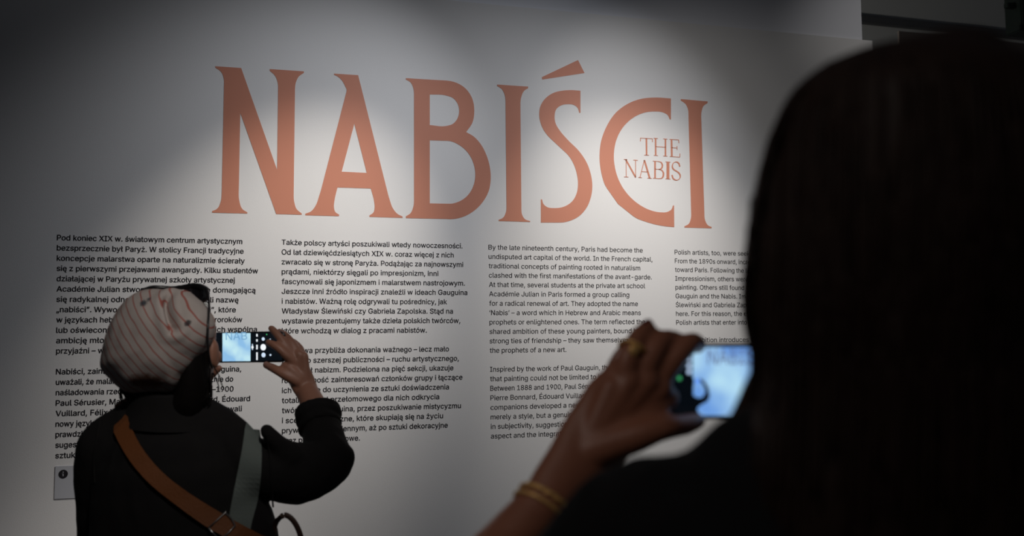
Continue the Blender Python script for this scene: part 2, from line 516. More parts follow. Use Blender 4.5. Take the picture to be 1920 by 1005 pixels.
T3 = [(0,'By the late nineteenth century, Paris had become the','',1204.9),(1,'undisputed art capital of the world. In the French capital,','',1223),(2,'traditional concepts of painting rooted in naturalism','',1200.3),(3,'clashed with the first manifestations of the avant-garde.','',1222),(4,'At that time, several students at the private art school','',1209.5),(5,'Académie Julian in Paris formed a group calling','',1179.7),(6,'for a radical renewal of art. They adopted the name','',1196),(7,'‘Nabis’ – a word which in Hebrew and Arabic means','',1201.4),(8,'prophets or enlightened ones. The term reflected the','',1209.5),(9,'shared ambition of these young painters, bound by','shared ambition of these young painters, bound',1184),(10,'strong ties of friendship – they saw themselves as','strong ties of friendship – they saw themselv',1167),(11,'the prophets of a new art.','',1061.8)]
T3b = [(13,'Inspired by the work of Paul Gauguin, the Nabis held','Inspired by the work of Paul Gauguin,',1124.6),(14,'that painting could not be limited to imitation alone.','that painting could not be limited to',1117.5),(15,'Between 1888 and 1900, Paul Sérusier, Maurice Denis,','Between 1888 and 1900, Paul',1080.5),(16,'Pierre Bonnard, Édouard Vuillard, and their','Pierre Bonnard, Édouard Vuillard',1102),(17,'companions developed a new visual language – not','companions developed a new',1088.7),(18,'merely a style, but a genuine philosophy rooted','merely a style, but a genuine',1080),(19,'in subjectivity, suggestion, the decorative','in subjectivity, suggestion,',1067.7),(20,'aspect and the integration of art into life.','aspect and the integration',1068.6)]
T4 = [(0,'Polish artists, too, were seeking modernity.','Polish artists, too,',1352),(1,'From the 1890s onward, increasing numbers turned','From the 1890s onward,',1381),(2,'toward Paris. Following the latest trends, some chose','toward Paris. Following',1376.8),(3,'Impressionism, others were drawn to mood','Impressionism, others',1376),(4,'painting. Others still found inspiration in','painting. Others still',1364.7),(5,'Gauguin and the Nabis. Important here were','Gauguin and the Nabis.',1382),(6,'Ślewiński and Gabriela Zapolska, both shown','Ślewiński and Gabriela',1378),(7,'here. For this reason, the exhibition shows','here. For this reason,',1372.4),(8,'Polish artists that enter into dialogue with them.','Polish artists that enter',1380)]
T4b = [(10,'The exhibition introduces the achievements','The exhibition',1344)]
COLS = [
 ('tall black Polish text column at the far left, partly behind the striped cap', (T1, T1b), (107, 450.3), (104.0, 859.2), 21, 1.5),
 ('bold black Polish text column under the letters A and B', (T2, T2b), (528.2, 458.8), (528.8, 831.0), 20, 1.2),
 ('thinner black English text column below the letters I and Ś', (T3, T3b), (916, 467.8), (920.6, 822.2), 20, 0.0),
 ('small black English text column at the wall end, cut off by dark hair', (T4, T4b), (1265, 476.8), (1268.6, 642.0), 10, 0.0)]
STROKE = [(-.5, 0), (.5, 0), (0, .35), (0, -.35)]       # heavier strokes for the bold columns
for lab, paras, (x0, y0), (x1, y1), nl, off in COLS:
    p0, p1 = on_y(x0, y0, WALL_Y), on_y(x1, y1, WALL_Y)
    left_at = [p0.x + (p1.x - p0.x) * i / nl for i in range(nl + 1)]
    left = left_at[0]
    dz = (p0.z - p1.z) / nl
    size = dz * 1.02
    root = empty('exhibition_text', (left, WALL_Y, p1.z), lab, 'text', 'columns of exhibition text on the wall')
    for lines in paras:
        mes = []
        for i, body, seen, xe in lines:
            z, left = p0.z - dz * i, left_at[i]
            yline = y0 + (y1 - y0) * i / nl
            me = text_mesh(body, size, 0, 0, 3)
            a, b = width_of(me)
            ref = b
            if seen:
                ms = text_mesh(seen, size, 0, 0, 2)
                ref = width_of(ms)[1]
                bpy.data.meshes.remove(ms)
            xr = on_y(xe, yline + (590 - yline) / 6200 * (xe - x0), WALL_Y).x
            k = (xr - left) / (ref - a)
            for j, (sx, sy) in enumerate(STROKE if off else STROKE[:2]):
                mc = me.copy()
                f = off if off else 0.5
                mc.transform(Matrix.Translation((left + sx * f * 0.0008, WALL_Y - 0.0006 - 0.00006 * j, z + sy * f * 0.0008)) @ WALLM @ Matrix.Diagonal((k, 1, 1, 1)) @ Matrix.Translation((-a, 0, 0)))
                mes.append(mc)
            bpy.data.meshes.remove(me)
        link('paragraph', join_meshes('paragraph', mes), M['ink'], root)

# information sign under the first column (its square codes are left out)
s0, s1 = on_y(103.5, 874, WALL_Y), on_y(103.5, 936, WALL_Y)
s2 = on_y(255, 936, WALL_Y)
sg = empty('information_sign', ((s0.x + s2.x) / 2, WALL_Y, s1.z), 'small pale grey information plate with round i symbol low on the wall', 'sign')
box_obj('plate', (s0.x, WALL_Y - 0.003, s1.z), (s2.x, WALL_Y, s0.z), M['sign'], sg, 0.001)
ic = on_y(119, 888.5, WALL_Y); rr = abs(on_y(127.7, 888.5, WALL_Y).x - ic.x)
circ = [(ic.x + rr * math.cos(a), ic.z + rr * math.sin(a)) for a in [i * math.pi / 20 for i in range(40)]]
stem = [(ic.x - rr*.13, ic.z - rr*.5), (ic.x + rr*.13, ic.z - rr*.5), (ic.x + rr*.13, ic.z + rr*.18), (ic.x - rr*.26, ic.z + rr*.18), (ic.x - rr*.26, ic.z + rr*.02), (ic.x - rr*.13, ic.z + rr*.02)]
dot = [(ic.x + rr*.17 * math.cos(a), ic.z + rr*.47 + rr*.17 * math.sin(a)) for a in [i * math.pi / 8 for i in range(16)]]
me = poly_mesh([circ, stem, dot], 0.0004)
me.transform(Matrix.Translation((0, WALL_Y - 0.0036, 0)) @ WALLM)
link('info_symbol', me, M['ink'], sg)

# ------------------------------------------------------------------ figure building
def frame_of(t, ref):
    t = t.normalized()
    s = ref - t * ref.dot(t)
    if s.length < 1e-4: s = t.orthogonal()
    s.normalize()
    return s, t.cross(s).normalized()


def tube(bm, pts, rad, ref=None, seg=16, caps=True, rows=3, dome=1.0):
    """Tapered limb through pts; rad holds a radius or (radius along ref, radius across) for every point."""
    pts = [Vector(p) for p in pts]
    rad = [(r, r) if not isinstance(r, (tuple, list)) else r for r in rad]
    P_, R_ = [], []
    n = len(pts)
    for i in range(n - 1):                                       # Catmull-Rom refinement
        p0, p1, p2, p3 = pts[max(i-1,0)], pts[i], pts[i+1], pts[min(i+2,n-1)]
        for k in range(rows):
            s = k / rows
            P_.append(0.5*((2*p1)+(p2-p0)*s+(2*p0-5*p1+4*p2-p3)*s*s+(3*p1-p0-3*p2+p3)*s**3))
            h = s * s * (3 - 2 * s)
            R_.append((rad[i][0]*(1-h)+rad[i+1][0]*h, rad[i][1]*(1-h)+rad[i+1][1]*h))
    P_.append(pts[-1]); R_.append(rad[-1])
    if caps:
        t0 = (P_[0] - P_[1]).normalized(); t1 = (P_[-1] - P_[-2]).normalized()
        a, b = R_[0]; m = min(a, b)
        hd = [(P_[0] + t0 * m * dome * math.sin(q), (a * math.cos(q), b * math.cos(q))) for q in (1.45, 1.1, .7, .35)]
        a, b = R_[-1]; m = min(a, b)
        tl = [(P_[-1] + t1 * m * dome * math.sin(q), (a * math.cos(q), b * math.cos(q))) for q in (.35, .7, 1.1, 1.45)]
        P_ = [h[0] for h in hd] + P_ + [h[0] for h in tl]
        R_ = [h[1] for h in hd] + R_ + [h[1] for h in tl]
    rf = Vector(ref) if ref is not None else (P_[1] - P_[0]).orthogonal()
    rings = []
    N = len(P_)
    for i in range(N):
        t = (P_[min(i+1,N-1)] - P_[max(i-1,0)])
        s, u = frame_of(t, rf)
        if ref is None: rf = s
        rings.append([bm.verts.new(P_[i] + s * (R_[i][0]*math.cos(2*math.pi*k/seg)) + u * (R_[i][1]*math.sin(2*math.pi*k/seg))) for k in range(seg)])
    for i in range(N - 1):
        for k in range(seg):
            bm.faces.new((rings[i][k], rings[i][(k+1)%seg], rings[i+1][(k+1)%seg], rings[i+1][k]))
    bm.faces.new(rings[0][::-1])
    bm.faces.new(rings[-1])
    return bm


def blob(bm, c, r, rot=None, u=20, v=14):
    m = Matrix.Translation(Vector(c)) @ (rot.to_4x4() if rot is not None else Matrix()) @ Matrix.Diagonal((r[0], r[1], r[2], 1))
    bmesh.ops.create_uvsphere(bm, u_segments=u, v_segments=v, radius=1, matrix=m)


def union(name, bm, m, parent, voxel=0.005, smooth=6, factor=0.5, wrinkle=0.0, wscale=9.0, keep=None):
    """One continuous skin around all the overlapping shells in bm."""
    bmesh.ops.recalc_face_normals(bm, faces=bm.faces)
    me = bpy.data.meshes.new(name)
    bm.to_mesh(me); bm.free()
    o = bpy.data.objects.new('tmp', me)
    COL.objects.link(o)
    md = o.modifiers.new('r', 'REMESH'); md.mode = 'VOXEL'; md.voxel_size = voxel
    ms = o.modifiers.new('s', 'SMOOTH'); ms.iterations = smooth; ms.factor = factor
    dg = bpy.context.evaluated_depsgraph_get(); dg.update()
    out = bpy.data.meshes.new_from_object(o.evaluated_get(dg), depsgraph=dg)
    bpy.data.objects.remove(o, do_unlink=True); bpy.data.meshes.remove(me)
    out.name = name
    if wrinkle:
        nn = [v.normal.copy() for v in out.vertices]
        for v, q in zip(out.vertices, nn):
            c = v.co
            a = noise.noise(Vector((c.x * wscale, c.y * wscale, c.z * wscale * 0.55)))
            b = noise.noise(Vector((c.x * wscale * 2.3 + 7, c.y * wscale * 2.3, c.z * wscale * 1.2)))
            v.co = c + q * wrinkle * (a + 0.45 * (1 - 2 * abs(b)))
    out.materials.clear()
    return link(name, out, m, parent, smooth=True)


def bvh_of(o):
    me = o.data
    return BVHTree.FromPolygons([o.matrix_world @ v.co for v in me.vertices], [list(p.vertices) for p in me.polygons])


def ribbon(name, left, right, thick, m, parent, normals=None):
    """Flat band between two edge lines, with a thickness."""
    bm = bmesh.new()
    n = len(left)
    c = [(Vector(a) + Vector(b)) / 2 for a, b in zip(left, right)]
    rows = []
    for i in range(n):
        t = (c[min(i+1,n-1)] - c[max(i-1,0)]).normalized()
        s = (Vector(right[i]) - Vector(left[i])).normalized()
        q = normals[i] if normals else t.cross(s).normalized()
        row = []
        for k in range(5):
            p = Vector(left[i]).lerp(Vector(right[i]), k / 4)
            row.append((bm.verts.new(p + q * thick), bm.verts.new(p)))
        rows.append(row)
    for i in range(n - 1):
        for k in range(4):
            a, b, c2, d = rows[i][k], rows[i][k+1], rows[i+1][k+1], rows[i+1][k]
            bm.faces.new((a[0], b[0], c2[0], d[0])); bm.faces.new((a[1], d[1], c2[1], b[1]))
        for k in (0, 4):
            a, d = rows[i][k], rows[i+1][k]
            bm.faces.new((a[0], d[0], d[1], a[1]))
    for i in (0, n - 1):
        for k in range(4):
            a, b = rows[i][k], rows[i][k+1]
            bm.faces.new((a[0], a[1], b[1], b[0]))
    return from_bm(name, bm, m, parent, smooth=False)


def resample(pts, n):
    pts = [Vector(p) for p in pts]
    d = [0]
    for a, b in zip(pts, pts[1:]): d.append(d[-1] + (b - a).length)
    out = []
    for i in range(n):
        s = d[-1] * i / (n - 1)
        k = max(j for j in range(len(d)) if d[j] <= s + 1e-9)
        k = min(k, len(pts) - 2)
        f = (s - d[k]) / max(1e-9, d[k+1] - d[k])
        p0, p1, p2, p3 = pts[max(k-1,0)], pts[k], pts[k+1], pts[min(k+2,len(pts)-1)]
        out.append(0.5*((2*p1)+(p2-p0)*f+(2*p0-5*p1+4*p2-p3)*f*f+(3*p1-p0-3*p2+p3)*f**3))
    return out


def head_shells(bm, c, Rm, s=1.0):
    """Skull, jaw, face and ears; Rm turns x=right, y=forward, z=up into the world."""
    def L(x, y, z): return Vector(c) + Rm @ (Vector((x, y, z)) * s)
    def B(x, y, z, a, b, d): blob(bm, L(x, y, z), (a * s, b * s, d * s), Rm)
    B(0, -.010, .030, .073, .090, .085)
    B(0, .012, -.010, .066, .076, .085)
    B(0, .040, -.055, .050, .048, .058)
    B(0, .064, -.090, .022, .020, .020)                      # chin
    B(0, .024, .050, .060, .064, .050)                       # forehead
    B(0, .074, .018, .046, .018, .014)                       # brow
    for sx in (-1, 1):
        B(sx * .040, .058, -.024, .024, .022, .022)          # cheek
        B(sx * .076, -.008, -.012, .010, .018, .031)         # ear
        B(sx * .077, -.004, -.034, .008, .010, .012)
    tube(bm, [L(0, .083, .010), L(0, .092, -.010), L(0, .097, -.026)], [.007 * s, .009 * s, .0115 * s], seg=10)
    for sx in (-1, 1): B(sx * .010, .088, -.029, .008, .010, .007)
    B(0, .085, -.052, .021, .009, .006)                      # lips
    B(0, .083, -.062, .018, .009, .007)
    return L


def fingers(bm, specs):
    for pts, rads in specs:
        tube(bm, pts, rads, seg=12, rows=4)


SKIN = mat('skin', (0.34, 0.16, 0.105), 0.5, nscale=25, namt=0.10, bump=0.12, bscale=300)
SKIN2 = mat('warm_skin', (0.34, 0.135, 0.08), 0.48, nscale=25, namt=0.10, bump=0.12, bscale=300)
HAIR = mat('dark_brown_hair', (0.006, 0.0045, 0.004), 0.7, nscale=60, namt=0.3, spec=.1)
HAIR2 = mat('brown_hair', (0.020, 0.010, 0.007), 0.6, nscale=40, namt=0.35, spec=.2)
COAT = mat('black_cotton', (0.0075, 0.0068, 0.0070), 0.9, nscale=40, namt=0.2, bump=0.4, bscale=500, spec=0.2)
TOP = mat('black_knit', (0.008, 0.008, 0.009), 0.95, nscale=40, namt=0.2, bump=0.4, bscale=400, spec=0.15)
NAVY = mat('navy_denim', (0.02, 0.03, 0.06), 0.9, nscale=60, namt=0.25, bump=0.3, bscale=600, spec=0.2)
SHOE = mat('black_leather', (0.015, 0.014, 0.014), 0.4, nscale=20, namt=0.2)
EYEWHITE = mat('eye_white', (0.7, 0.68, 0.65), 0.2, nscale=10, namt=0.03)


def legs_and_shoes(person, body, hip, fwd, right, trousers_mat, knee_r=.062):
    """Trousers to the floor and a pair of shoes; the body's own legs go inside."""
    tr = bmesh.new()
    for sx in (-1, 1):
        h = hip + right * (sx * .085)
        k = Vector((h.x, h.y, .50)) + fwd * .02
        a = Vector((h.x, h.y, .09)) - fwd * .01
        tube(body, [h + Vector((0, 0, .02)), k, a, Vector((a.x, a.y, .055))], [.078, .052, .036, .034], seg=14)
        tube(body, [a + Vector((0, 0, -.045)) - fwd * .03, a + fwd * .13 + Vector((0, 0, -.06))], [(.03, .03), (.034, .02)], seg=12)
        tube(tr, [h + Vector((0, 0, .05)), (h + k) / 2, k, (k + a) / 2, a + Vector((0, 0, .02))], [.098, .088, .070, .066, .064], seg=18)
    tube(tr, [hip + Vector((0, 0, .12)), hip + Vector((0, 0, -.04))], [(.135, .10), (.165, .12)], ref=right, seg=24)
    union('trousers', tr, trousers_mat, person, .009, 5, wrinkle=.003)
    for sx in (-1, 1):
        h = hip + right * (sx * .085)
        b = bmesh.new()
        heel = Vector((h.x, h.y, .045)) - fwd * .055
        tube(b, [heel, heel + fwd * .12 + Vector((0, 0, .005)), heel + fwd * .21 + Vector((0, 0, -.008))], [(.036, .042), (.046, .045), (.040, .034)], ref=right, seg=16)
        tube(b, [heel + fwd * .03, heel + fwd * .035 + Vector((0, 0, .055))], [.042, .042], seg=14)
        for v in b.verts: v.co.z = max(v.co.z, 0.002)
        union('shoe', b, SHOE, person, .006, 4)


def hat_like(outline, centre, d, rz, fwd_dir, n=132, m=52):
    """Puffed cap: its outline as seen from behind, with a real depth of its own."""
    cx, cy = centre
    pts = [Vector((p[0] - cx, p[1] - cy)) for p in outline]
    pol = sorted([(math.atan2(p.y, p.x), p.length) for p in pts])

    def rad(a):
        N = len(pol)
        for i in range(N):
            a0, r0 = pol[i]; a1, r1 = pol[(i + 1) % N]
            if i == N - 1: a1 += 2 * math.pi
            aa = a if a >= pol[0][0] else a + 2 * math.pi
            if a0 <= aa <= a1:
                f = (aa - a0) / (a1 - a0 + 1e-9)
                rm, rp = pol[i - 1][1], pol[(i + 2) % N][1]
                q = 0.5*((2*r0)+(r1-rm)*f+(2*rm-5*r0+4*r1-rp)*f*f+(3*r0-rm-3*r1+rp)*f**3)
                return 0.5 * q + 0.5 * (r0 * (1 - f) + r1 * f)
        return pol[0][1]
    R_ = [rad(-math.pi + 2 * math.pi * i / n) for i in range(n)]
    bm = bmesh.new()
    c0 = P(cx, cy, d)
    rows = []
    k = d / F
    for j in range(1, m):
        ph = math.pi * j / m
        row = []
        for i in range(n):
            a = -math.pi + 2 * math.pi * i / n
            r = R_[i] * math.sin(ph) ** 0.85
            off = -math.cos(ph) * rz
            q = c0 + (cR * math.cos(a) + cD * math.sin(a)) * r * k + fwd_dir * off
            row.append(bm.verts.new(q))
        rows.append(row)
    near = bm.verts.new(c0 - fwd_dir * rz); far = bm.verts.new(c0 + fwd_dir * rz)
    for i in range(n):
        bm.faces.new((near, rows[0][(i+1)%n], rows[0][i]))
        bm.faces.new((far, rows[-1][i], rows[-1][(i+1)%n]))
        for j in range(m - 2):
            bm.faces.new((rows[j][i], rows[j][(i+1)%n], rows[j+1][(i+1)%n], rows[j+1][i]))
    return bm


# ------------------------------------------------------------------ visitor in the striped cap
HD = 2.02
head1 = P(343, 652, HD)
ph1 = P(466, 651, 2.30)
f1 = ((ph1 - head1).normalized() + cF * .9).normalized()
r1 = f1.cross(Vector((0, 0, 1))).normalized()
u1 = r1.cross(f1).normalized()
R1 = Matrix((r1, f1, u1)).transposed()
hip1 = P(338, 1010, 2.03); hip1.z = 0.86
p1 = empty('person', (hip1.x, hip1.y, 0), 'person in striped cap and black coat holding up a phone with the right hand', 'person')
body = bmesh.new()
L1 = head_shells(body, head1, R1, .98)
neck = P(327, 770, 2.06)
tube(body, [head1 - u1 * .05 + f1 * .005, neck, P(325, 800, 2.05)], [.052, .052, .062], seg=18)
shL, shR = P(197, 836, 2.02), P(468, 866, 2.02)
tube(body, [neck, (neck + shL) / 2 + Vector((0, 0, -.01)), shL], [.05, .05, .046], seg=14)
tube(body, [neck, (neck + shR) / 2 + Vector((0, 0, -.01)), shR], [.05, .05, .046], seg=14)
tb = P(328, 880, 2.02)
tube(body, [P(326, 815, 2.02), tb, P(335, 960, 2.03), hip1 + Vector((0, 0, .02))], [(.11, .07), (.14, .09), (.125, .085), (.14, .095)], ref=cR, seg=22)
elR, wrR = P(616, 866, 2.11), P(577, 737, 2.245)
tube(body, [shR, (shR + elR) / 2, elR], [.044, .040, .034], seg=14)
tube(body, [elR, P(601, 800, 2.18), P(590, 765, 2.215), wrR], [.036, .034, .0305, .0275], seg=16)
# right hand, seen from its back
VW = ray(560, 690).normalized()
tube(body, [wrR, P(565, 712, 2.25), P(556, 690, 2.252)], [(.028, .016), (.031, .014), (.030, .012)], ref=cR * .75 + cD * .65, seg=18)
for kx, ky in ((549, 668), (560, 664), (570, 668)):
    tube(body, [P(573, 725, 2.248), P(kx, ky, 2.25)], [.015, .0115], seg=10)
fingers(body, [
    ([P(553, 681, 2.246), P(537, 666, 2.236), P(520, 651, 2.235), P(504, 642, 2.244)], [.0118, .0112, .0104, .0086]),
    ([P(549, 668, 2.25), P(536, 648, 2.25), P(522, 630, 2.256), P(509, 616, 2.266)], [.0120, .0112, .0104, .0086]),
    ([P(560, 665, 2.255), P(548, 645, 2.262), P(536, 630, 2.275), P(524, 622, 2.295)], [.0118, .0110, .0100, .0084]),
    ([P(569, 669, 2.26), P(562, 652, 2.272), P(549, 640, 2.29), P(535, 636, 2.306)], [.0100, .0088, .0080, .0070]),
    ([P(561, 716, 2.242), P(541, 706, 2.232), P(519, 694, 2.236), P(499, 684, 2.262)], [.0160, .0135, .0112, .0092])])
tube(body, [P(562, 708, 2.243), P(547, 694, 2.238), P(534, 686, 2.240)], [.0150, .0130, .0100], seg=12)
# left arm hanging then bent up in front, hand under the other end of the phone
elL, wrL = P(196, 1012, 2.13), P(356, 770, 2.33)
tube(body, [shL, (shL + elL) / 2, elL], [.044, .040, .034], seg=14)
tube(body, [elL, (elL + wrL) / 2, wrL], [.036, .033, .026], seg=14)
tube(body, [wrL, P(370, 735, 2.345), P(376, 712, 2.345)], [(.028, .016), (.031, .014), (.030, .012)], ref=cR, seg=16)
fingers(body, [
    ([P(368, 712, 2.35), P(360, 680, 2.36), P(364, 655, 2.352)], [.0105, .0096, .0080]),
    ([P(375, 708, 2.352), P(370, 676, 2.362), P(380, 655, 2.345)], [.0105, .0096, .0080]),
    ([P(381, 708, 2.352), P(382, 680, 2.36), P(392, 668, 2.335)], [.0100, .0092, .0078]),
    ([P(386, 714, 2.348), P(392, 700, 2.345), P(398, 692, 2.33)], [.0100, .0088, .0078]),
    ([P(374, 722, 2.33), P(394, 706, 2.31), P(411, 690, 2.30)], [.0120, .0095, .0080])])
legs_and_shoes(p1, body, hip1, Vector((cF.x, cF.y, 0)).normalized(), Vector((cR.x, cR.y, 0)).normalized(), NAVY)
union('body', body, SKIN, p1, .0033, 5)
for sx in (-1, 1):
    b = bmesh.new(); blob(b, L1(sx * .031, .066, .004), (.0125, .0125, .0125)); from_bm('eye', b, EYEWHITE, p1, True)

# hair under the cap
b = bmesh.new()
tube(b, [P(368, 640, 1.99), P(366, 690, 1.985), P(358, 738, 1.985), P(348, 760, 1.99)], [(.026, .05), (.028, .05), (.034, .045), (.04, .04)], ref=cR, seg=16)
tube(b, [P(330, 690, 2.03), P(325, 730, 2.028), P(322, 765, 2.025)], [(.074, .05), (.076, .05), (.068, .05)], ref=cR, seg=18)
tube(b, [P(255, 690, 2.03), P(256, 730, 2.03), P(264, 752, 2.03)], [(.03, .05), (.025, .04), (.02, .03)], ref=cR, seg=14)
rnd = random.Random(3)
hair1 = union('hair', b, HAIR, p1, .005, 4)
b = bmesh.new()
for i in range(90):
    x0 = rnd.choice([rnd.uniform(225, 262), rnd.uniform(352, 398), rnd.uniform(360, 400)])
    y0 = rnd.uniform(690, 725)
    dx = (-1 if x0 < 300 else 1)
    e = rnd.uniform(-6, 9) * dx
    tube(b, [P(x0, y0, 1.97 + rnd.uniform(0, .05)), P(x0 + e * .4 , y0 + 25, 1.97 + rnd.uniform(0, .04)), P(x0 + e * .7 - dx * 6, min(758, y0 + rnd.uniform(38, 58)), 1.98)], [.0016, .0013, .0006], seg=5, rows=3)
for pts in ([(402, 690), (411, 705), (416, 722), (421, 732)], [(400, 700), (408, 718), (412, 735)], [(232, 728), (238, 742), (246, 752)], [(226, 722), (231, 738), (243, 756)]):
    tube(b, [P(x, y, 2.0) for x, y in pts], [.0014] * (len(pts) - 1) + [.0005], seg=5)
from_bm('hair_strands', b, HAIR, p1, True)['kind'] = 'stuff'

# the cap
OUT = [(262,546),(239,559),(217,587),(200,620),(191,658),(189,687),(208,711),(232,731),(255,737),(291,738),(325,737),(344,713),(370,678),(385,661),(400,634),(402,611),(396,587),(382,569),(358,553),(332,545),(303,542)]
CAPM = mat('striped_cap_cotton', (0.47, 0.42, 0.39), 0.9, spec=0.15)


def cap_material():
    nt = CAPM.node_tree
    bs = nt.nodes['Principled BSDF']
    N = nt.nodes.new
    tc = N('ShaderNodeTexCoord')
    o0 = P(292, 640, 2.0)
    ax = (cR * 17 - cD * 15).normalized()
    ax = (cR * math.sin(math.radians(50)) - cD * math.cos(math.radians(50)))
    nz = N('ShaderNodeTexNoise'); nz.inputs['Scale'].default_value = 14; nz.inputs['Detail'].default_value = 2
    nt.links.new(tc.outputs['Object'], nz.inputs['Vector'])
    dot = N('ShaderNodeVectorMath'); dot.operation = 'DOT_PRODUCT'; dot.inputs[1].default_value = ax
    nt.links.new(tc.outputs['Object'], dot.inputs[0])

    def math_(op, a, b=None, c=None):
        n = N('ShaderNodeMath'); n.operation = op
        for i, q in enumerate((a, b, c)):
            if q is None: continue
            if isinstance(q, (int, float)): n.inputs[i].default_value = q
            else: nt.links.new(q, n.inputs[i])
        return n.outputs[0]
    wob = math_('MULTIPLY_ADD', nz.outputs['Fac'], 0.011, dot.outputs['Value'])
    per = 0.0172
    ph = math_('DIVIDE', wob, per)
    fr = math_('FRACT', ph)
    dist = math_('ABSOLUTE', math_('SUBTRACT', fr, 0.5))
    line = math_('LESS_THAN', dist, 0.075)
    n3 = N('ShaderNodeTexNoise'); n3.inputs['Scale'].default_value = 18; n3.inputs['Detail'].default_value = 6
    nt.links.new(tc.outputs['Object'], n3.inputs['Vector'])
    cloth = N('ShaderNodeMix'); cloth.data_type = 'RGBA'
    cloth.inputs['A'].default_value = (0.40, 0.345, 0.31, 1); cloth.inputs['B'].default_value = (0.52, 0.47, 0.445, 1)
    nt.links.new(n3.outputs['Fac'], cloth.inputs['Factor'])
    red = N('ShaderNodeMix'); red.data_type = 'RGBA'; red.inputs['B'].default_value = (0.34, 0.065, 0.045, 1)
    nt.links.new(cloth.outputs['Result'], red.inputs['A']); nt.links.new(math_('MULTIPLY', line, 0.85), red.inputs['Factor'])
    last = red.outputs['Result']

    def stain(px, py, sx, sy, color, amount, ragged=0.5, sc=160):
        nonlocal last
        c = P(px, py, 1.90)
        sub = N('ShaderNodeVectorMath'); sub.operation = 'SUBTRACT'; sub.inputs[1].default_value = c
        nt.links.new(tc.outputs['Object'], sub.inputs[0])
        q = []
        for axis, s in ((cR, sx), (cD, sy)):
            d_ = N('ShaderNodeVectorMath'); d_.operation = 'DOT_PRODUCT'; d_.inputs[1].default_value = axis / (s * 1.95 / F)
            nt.links.new(sub.outputs['Vector'], d_.inputs[0])
            q.append(math_('POWER', math_('ABSOLUTE', d_.outputs['Value']), 2))
        fw = N('ShaderNodeVectorMath'); fw.operation = 'DOT_PRODUCT'; fw.inputs[1].default_value = cF / 0.12
        nt.links.new(sub.outputs['Vector'], fw.inputs[0])
        q.append(math_('POWER', math_('ABSOLUTE', fw.outputs['Value']), 2))
        r = math_('SQRT', math_('ADD', math_('ADD', q[0], q[1]), q[2]))
        ns = N('ShaderNodeTexNoise'); ns.inputs['Scale'].default_value = sc; ns.inputs['Detail'].default_value = 3
        nt.links.new(tc.outputs['Object'], ns.inputs['Vector'])
        rr_ = math_('MULTIPLY_ADD', math_('SUBTRACT', ns.outputs['Fac'], 0.5), ragged * 2, r)
        f_ = N('ShaderNodeMapRange'); f_.inputs['From Min'].default_value = 1.15; f_.inputs['From Max'].default_value = .65
        f_.inputs['To Min'].default_value = 0; f_.inputs['To Max'].default_value = amount
        nt.links.new(rr_, f_.inputs['Value'])
        mx = N('ShaderNodeMix'); mx.data_type = 'RGBA'; mx.inputs['B'].default_value = (*color, 1)
        nt.links.new(last, mx.inputs['A']); nt.links.new(f_.outputs['Result'], mx.inputs['Factor'])
        last = mx.outputs['Result']
    stain(260, 569, 8, 6, (0.03, 0.045, 0.06), .9, .7, 260)       # printed dark motif
    stain(268, 562, 5, 4, (0.03, 0.045, 0.06), .8, .7, 260)
    stain(351, 606, 5, 6, (0.03, 0.03, 0.035), .9, .6, 260)
    stain(268, 718, 34, 16, (0.16, 0.075, 0.045), .9, .5, 90)    # brownish stain at the hem
    bp = N('ShaderNodeBump'); bp.inputs['Strength'].default_value = .5; bp.inputs['Distance'].default_value = .004
    nt.links.new(n3.outputs['Fac'], bp.inputs['Height']); nt.links.new(bp.outputs['Normal'], bs.inputs['Normal'])
    nt.links.new(last, bs.inputs['Base Color'])


cap_material()
cb = hat_like(OUT, (294, 642), 2.0, .118, ray(294, 642).normalized())
for v in cb.verts:
    q = v.co - P(294, 642, 2.0)
    px, py = q.dot(cR) * F / 2.0 + 294, q.dot(cD) * F / 2.0 + 642
    # the deep fold beside the sunglasses and the soft gathers of the cloth
    a, b_ = Vector((336, 556)), Vector((360, 612))
    ab = b_ - a; t = max(0, min(1, (Vector((px, py)) - a).dot(ab) / ab.length_squared))
    dd = (Vector((px, py)) - (a + ab * t)).length
    depth_side = q.dot(cF) < 0.03
    g = -0.026 * math.exp(-(dd / 4.6) ** 2) + 0.006 * math.exp(-((dd - 15) / 9.0) ** 2)
    n_ = (q.normalized())
    w_ = noise.noise(q * 16 + Vector((3, 1, 2))) * .0035 + noise.noise(q * 34) * .0015
    v.co += n_ * ((g if depth_side else 0) + w_)
cap = from_bm('cap', cb, CAPM, p1, True)
cap['label'] = 'loose off-white cap with thin red diagonal stripes'
md = cap.modifiers.new('s', 'SUBSURF'); md.levels = 1; md.render_levels = 1

# the coat
b = bmesh.new()
tube(b, [P(324, 800, 2.025), P(324, 840, 2.02), P(326, 880, 2.02), P(332, 940, 2.025), P(342, 1005, 2.03), P(345, 1100, 2.03), P(345, 1180, 2.03)],
     [(.105, .085), (.150, .105), (.172, .118), (.186, .125), (.205, .135), (.215, .14), (.22, .145)], ref=cR, seg=30)
tube(b, [P(322, 778, 2.03), P(245, 806, 2.025), shL], [.064, .058, .056], seg=18)
tube(b, [P(326, 778, 2.03), P(405, 812, 2.025), P(464, 866, 2.02)], [.064, .058, .056], seg=18)
tube(b, [P(270, 765, 2.03), P(200, 812, 2.02)], [.036, .040], seg=14)
tube(b, [P(372, 772, 2.03), P(440, 822, 2.02)], [.040, .040], seg=14)
tube(b, [shL, P(194, 900, 2.05), P(200, 960, 2.08), elL], [.057, .060, .062, .060], seg=20)
tube(b, [elL, P(230, 950, 2.2), P(320, 850, 2.29)], [.058, .054, .046], seg=18)
tube(b, [P(464, 866, 2.02), P(515, 880, 2.04), P(560, 888, 2.065), P(600, 876, 2.09), P(618, 864, 2.105)], [.058, .066, .067, .060, .053], seg=20)
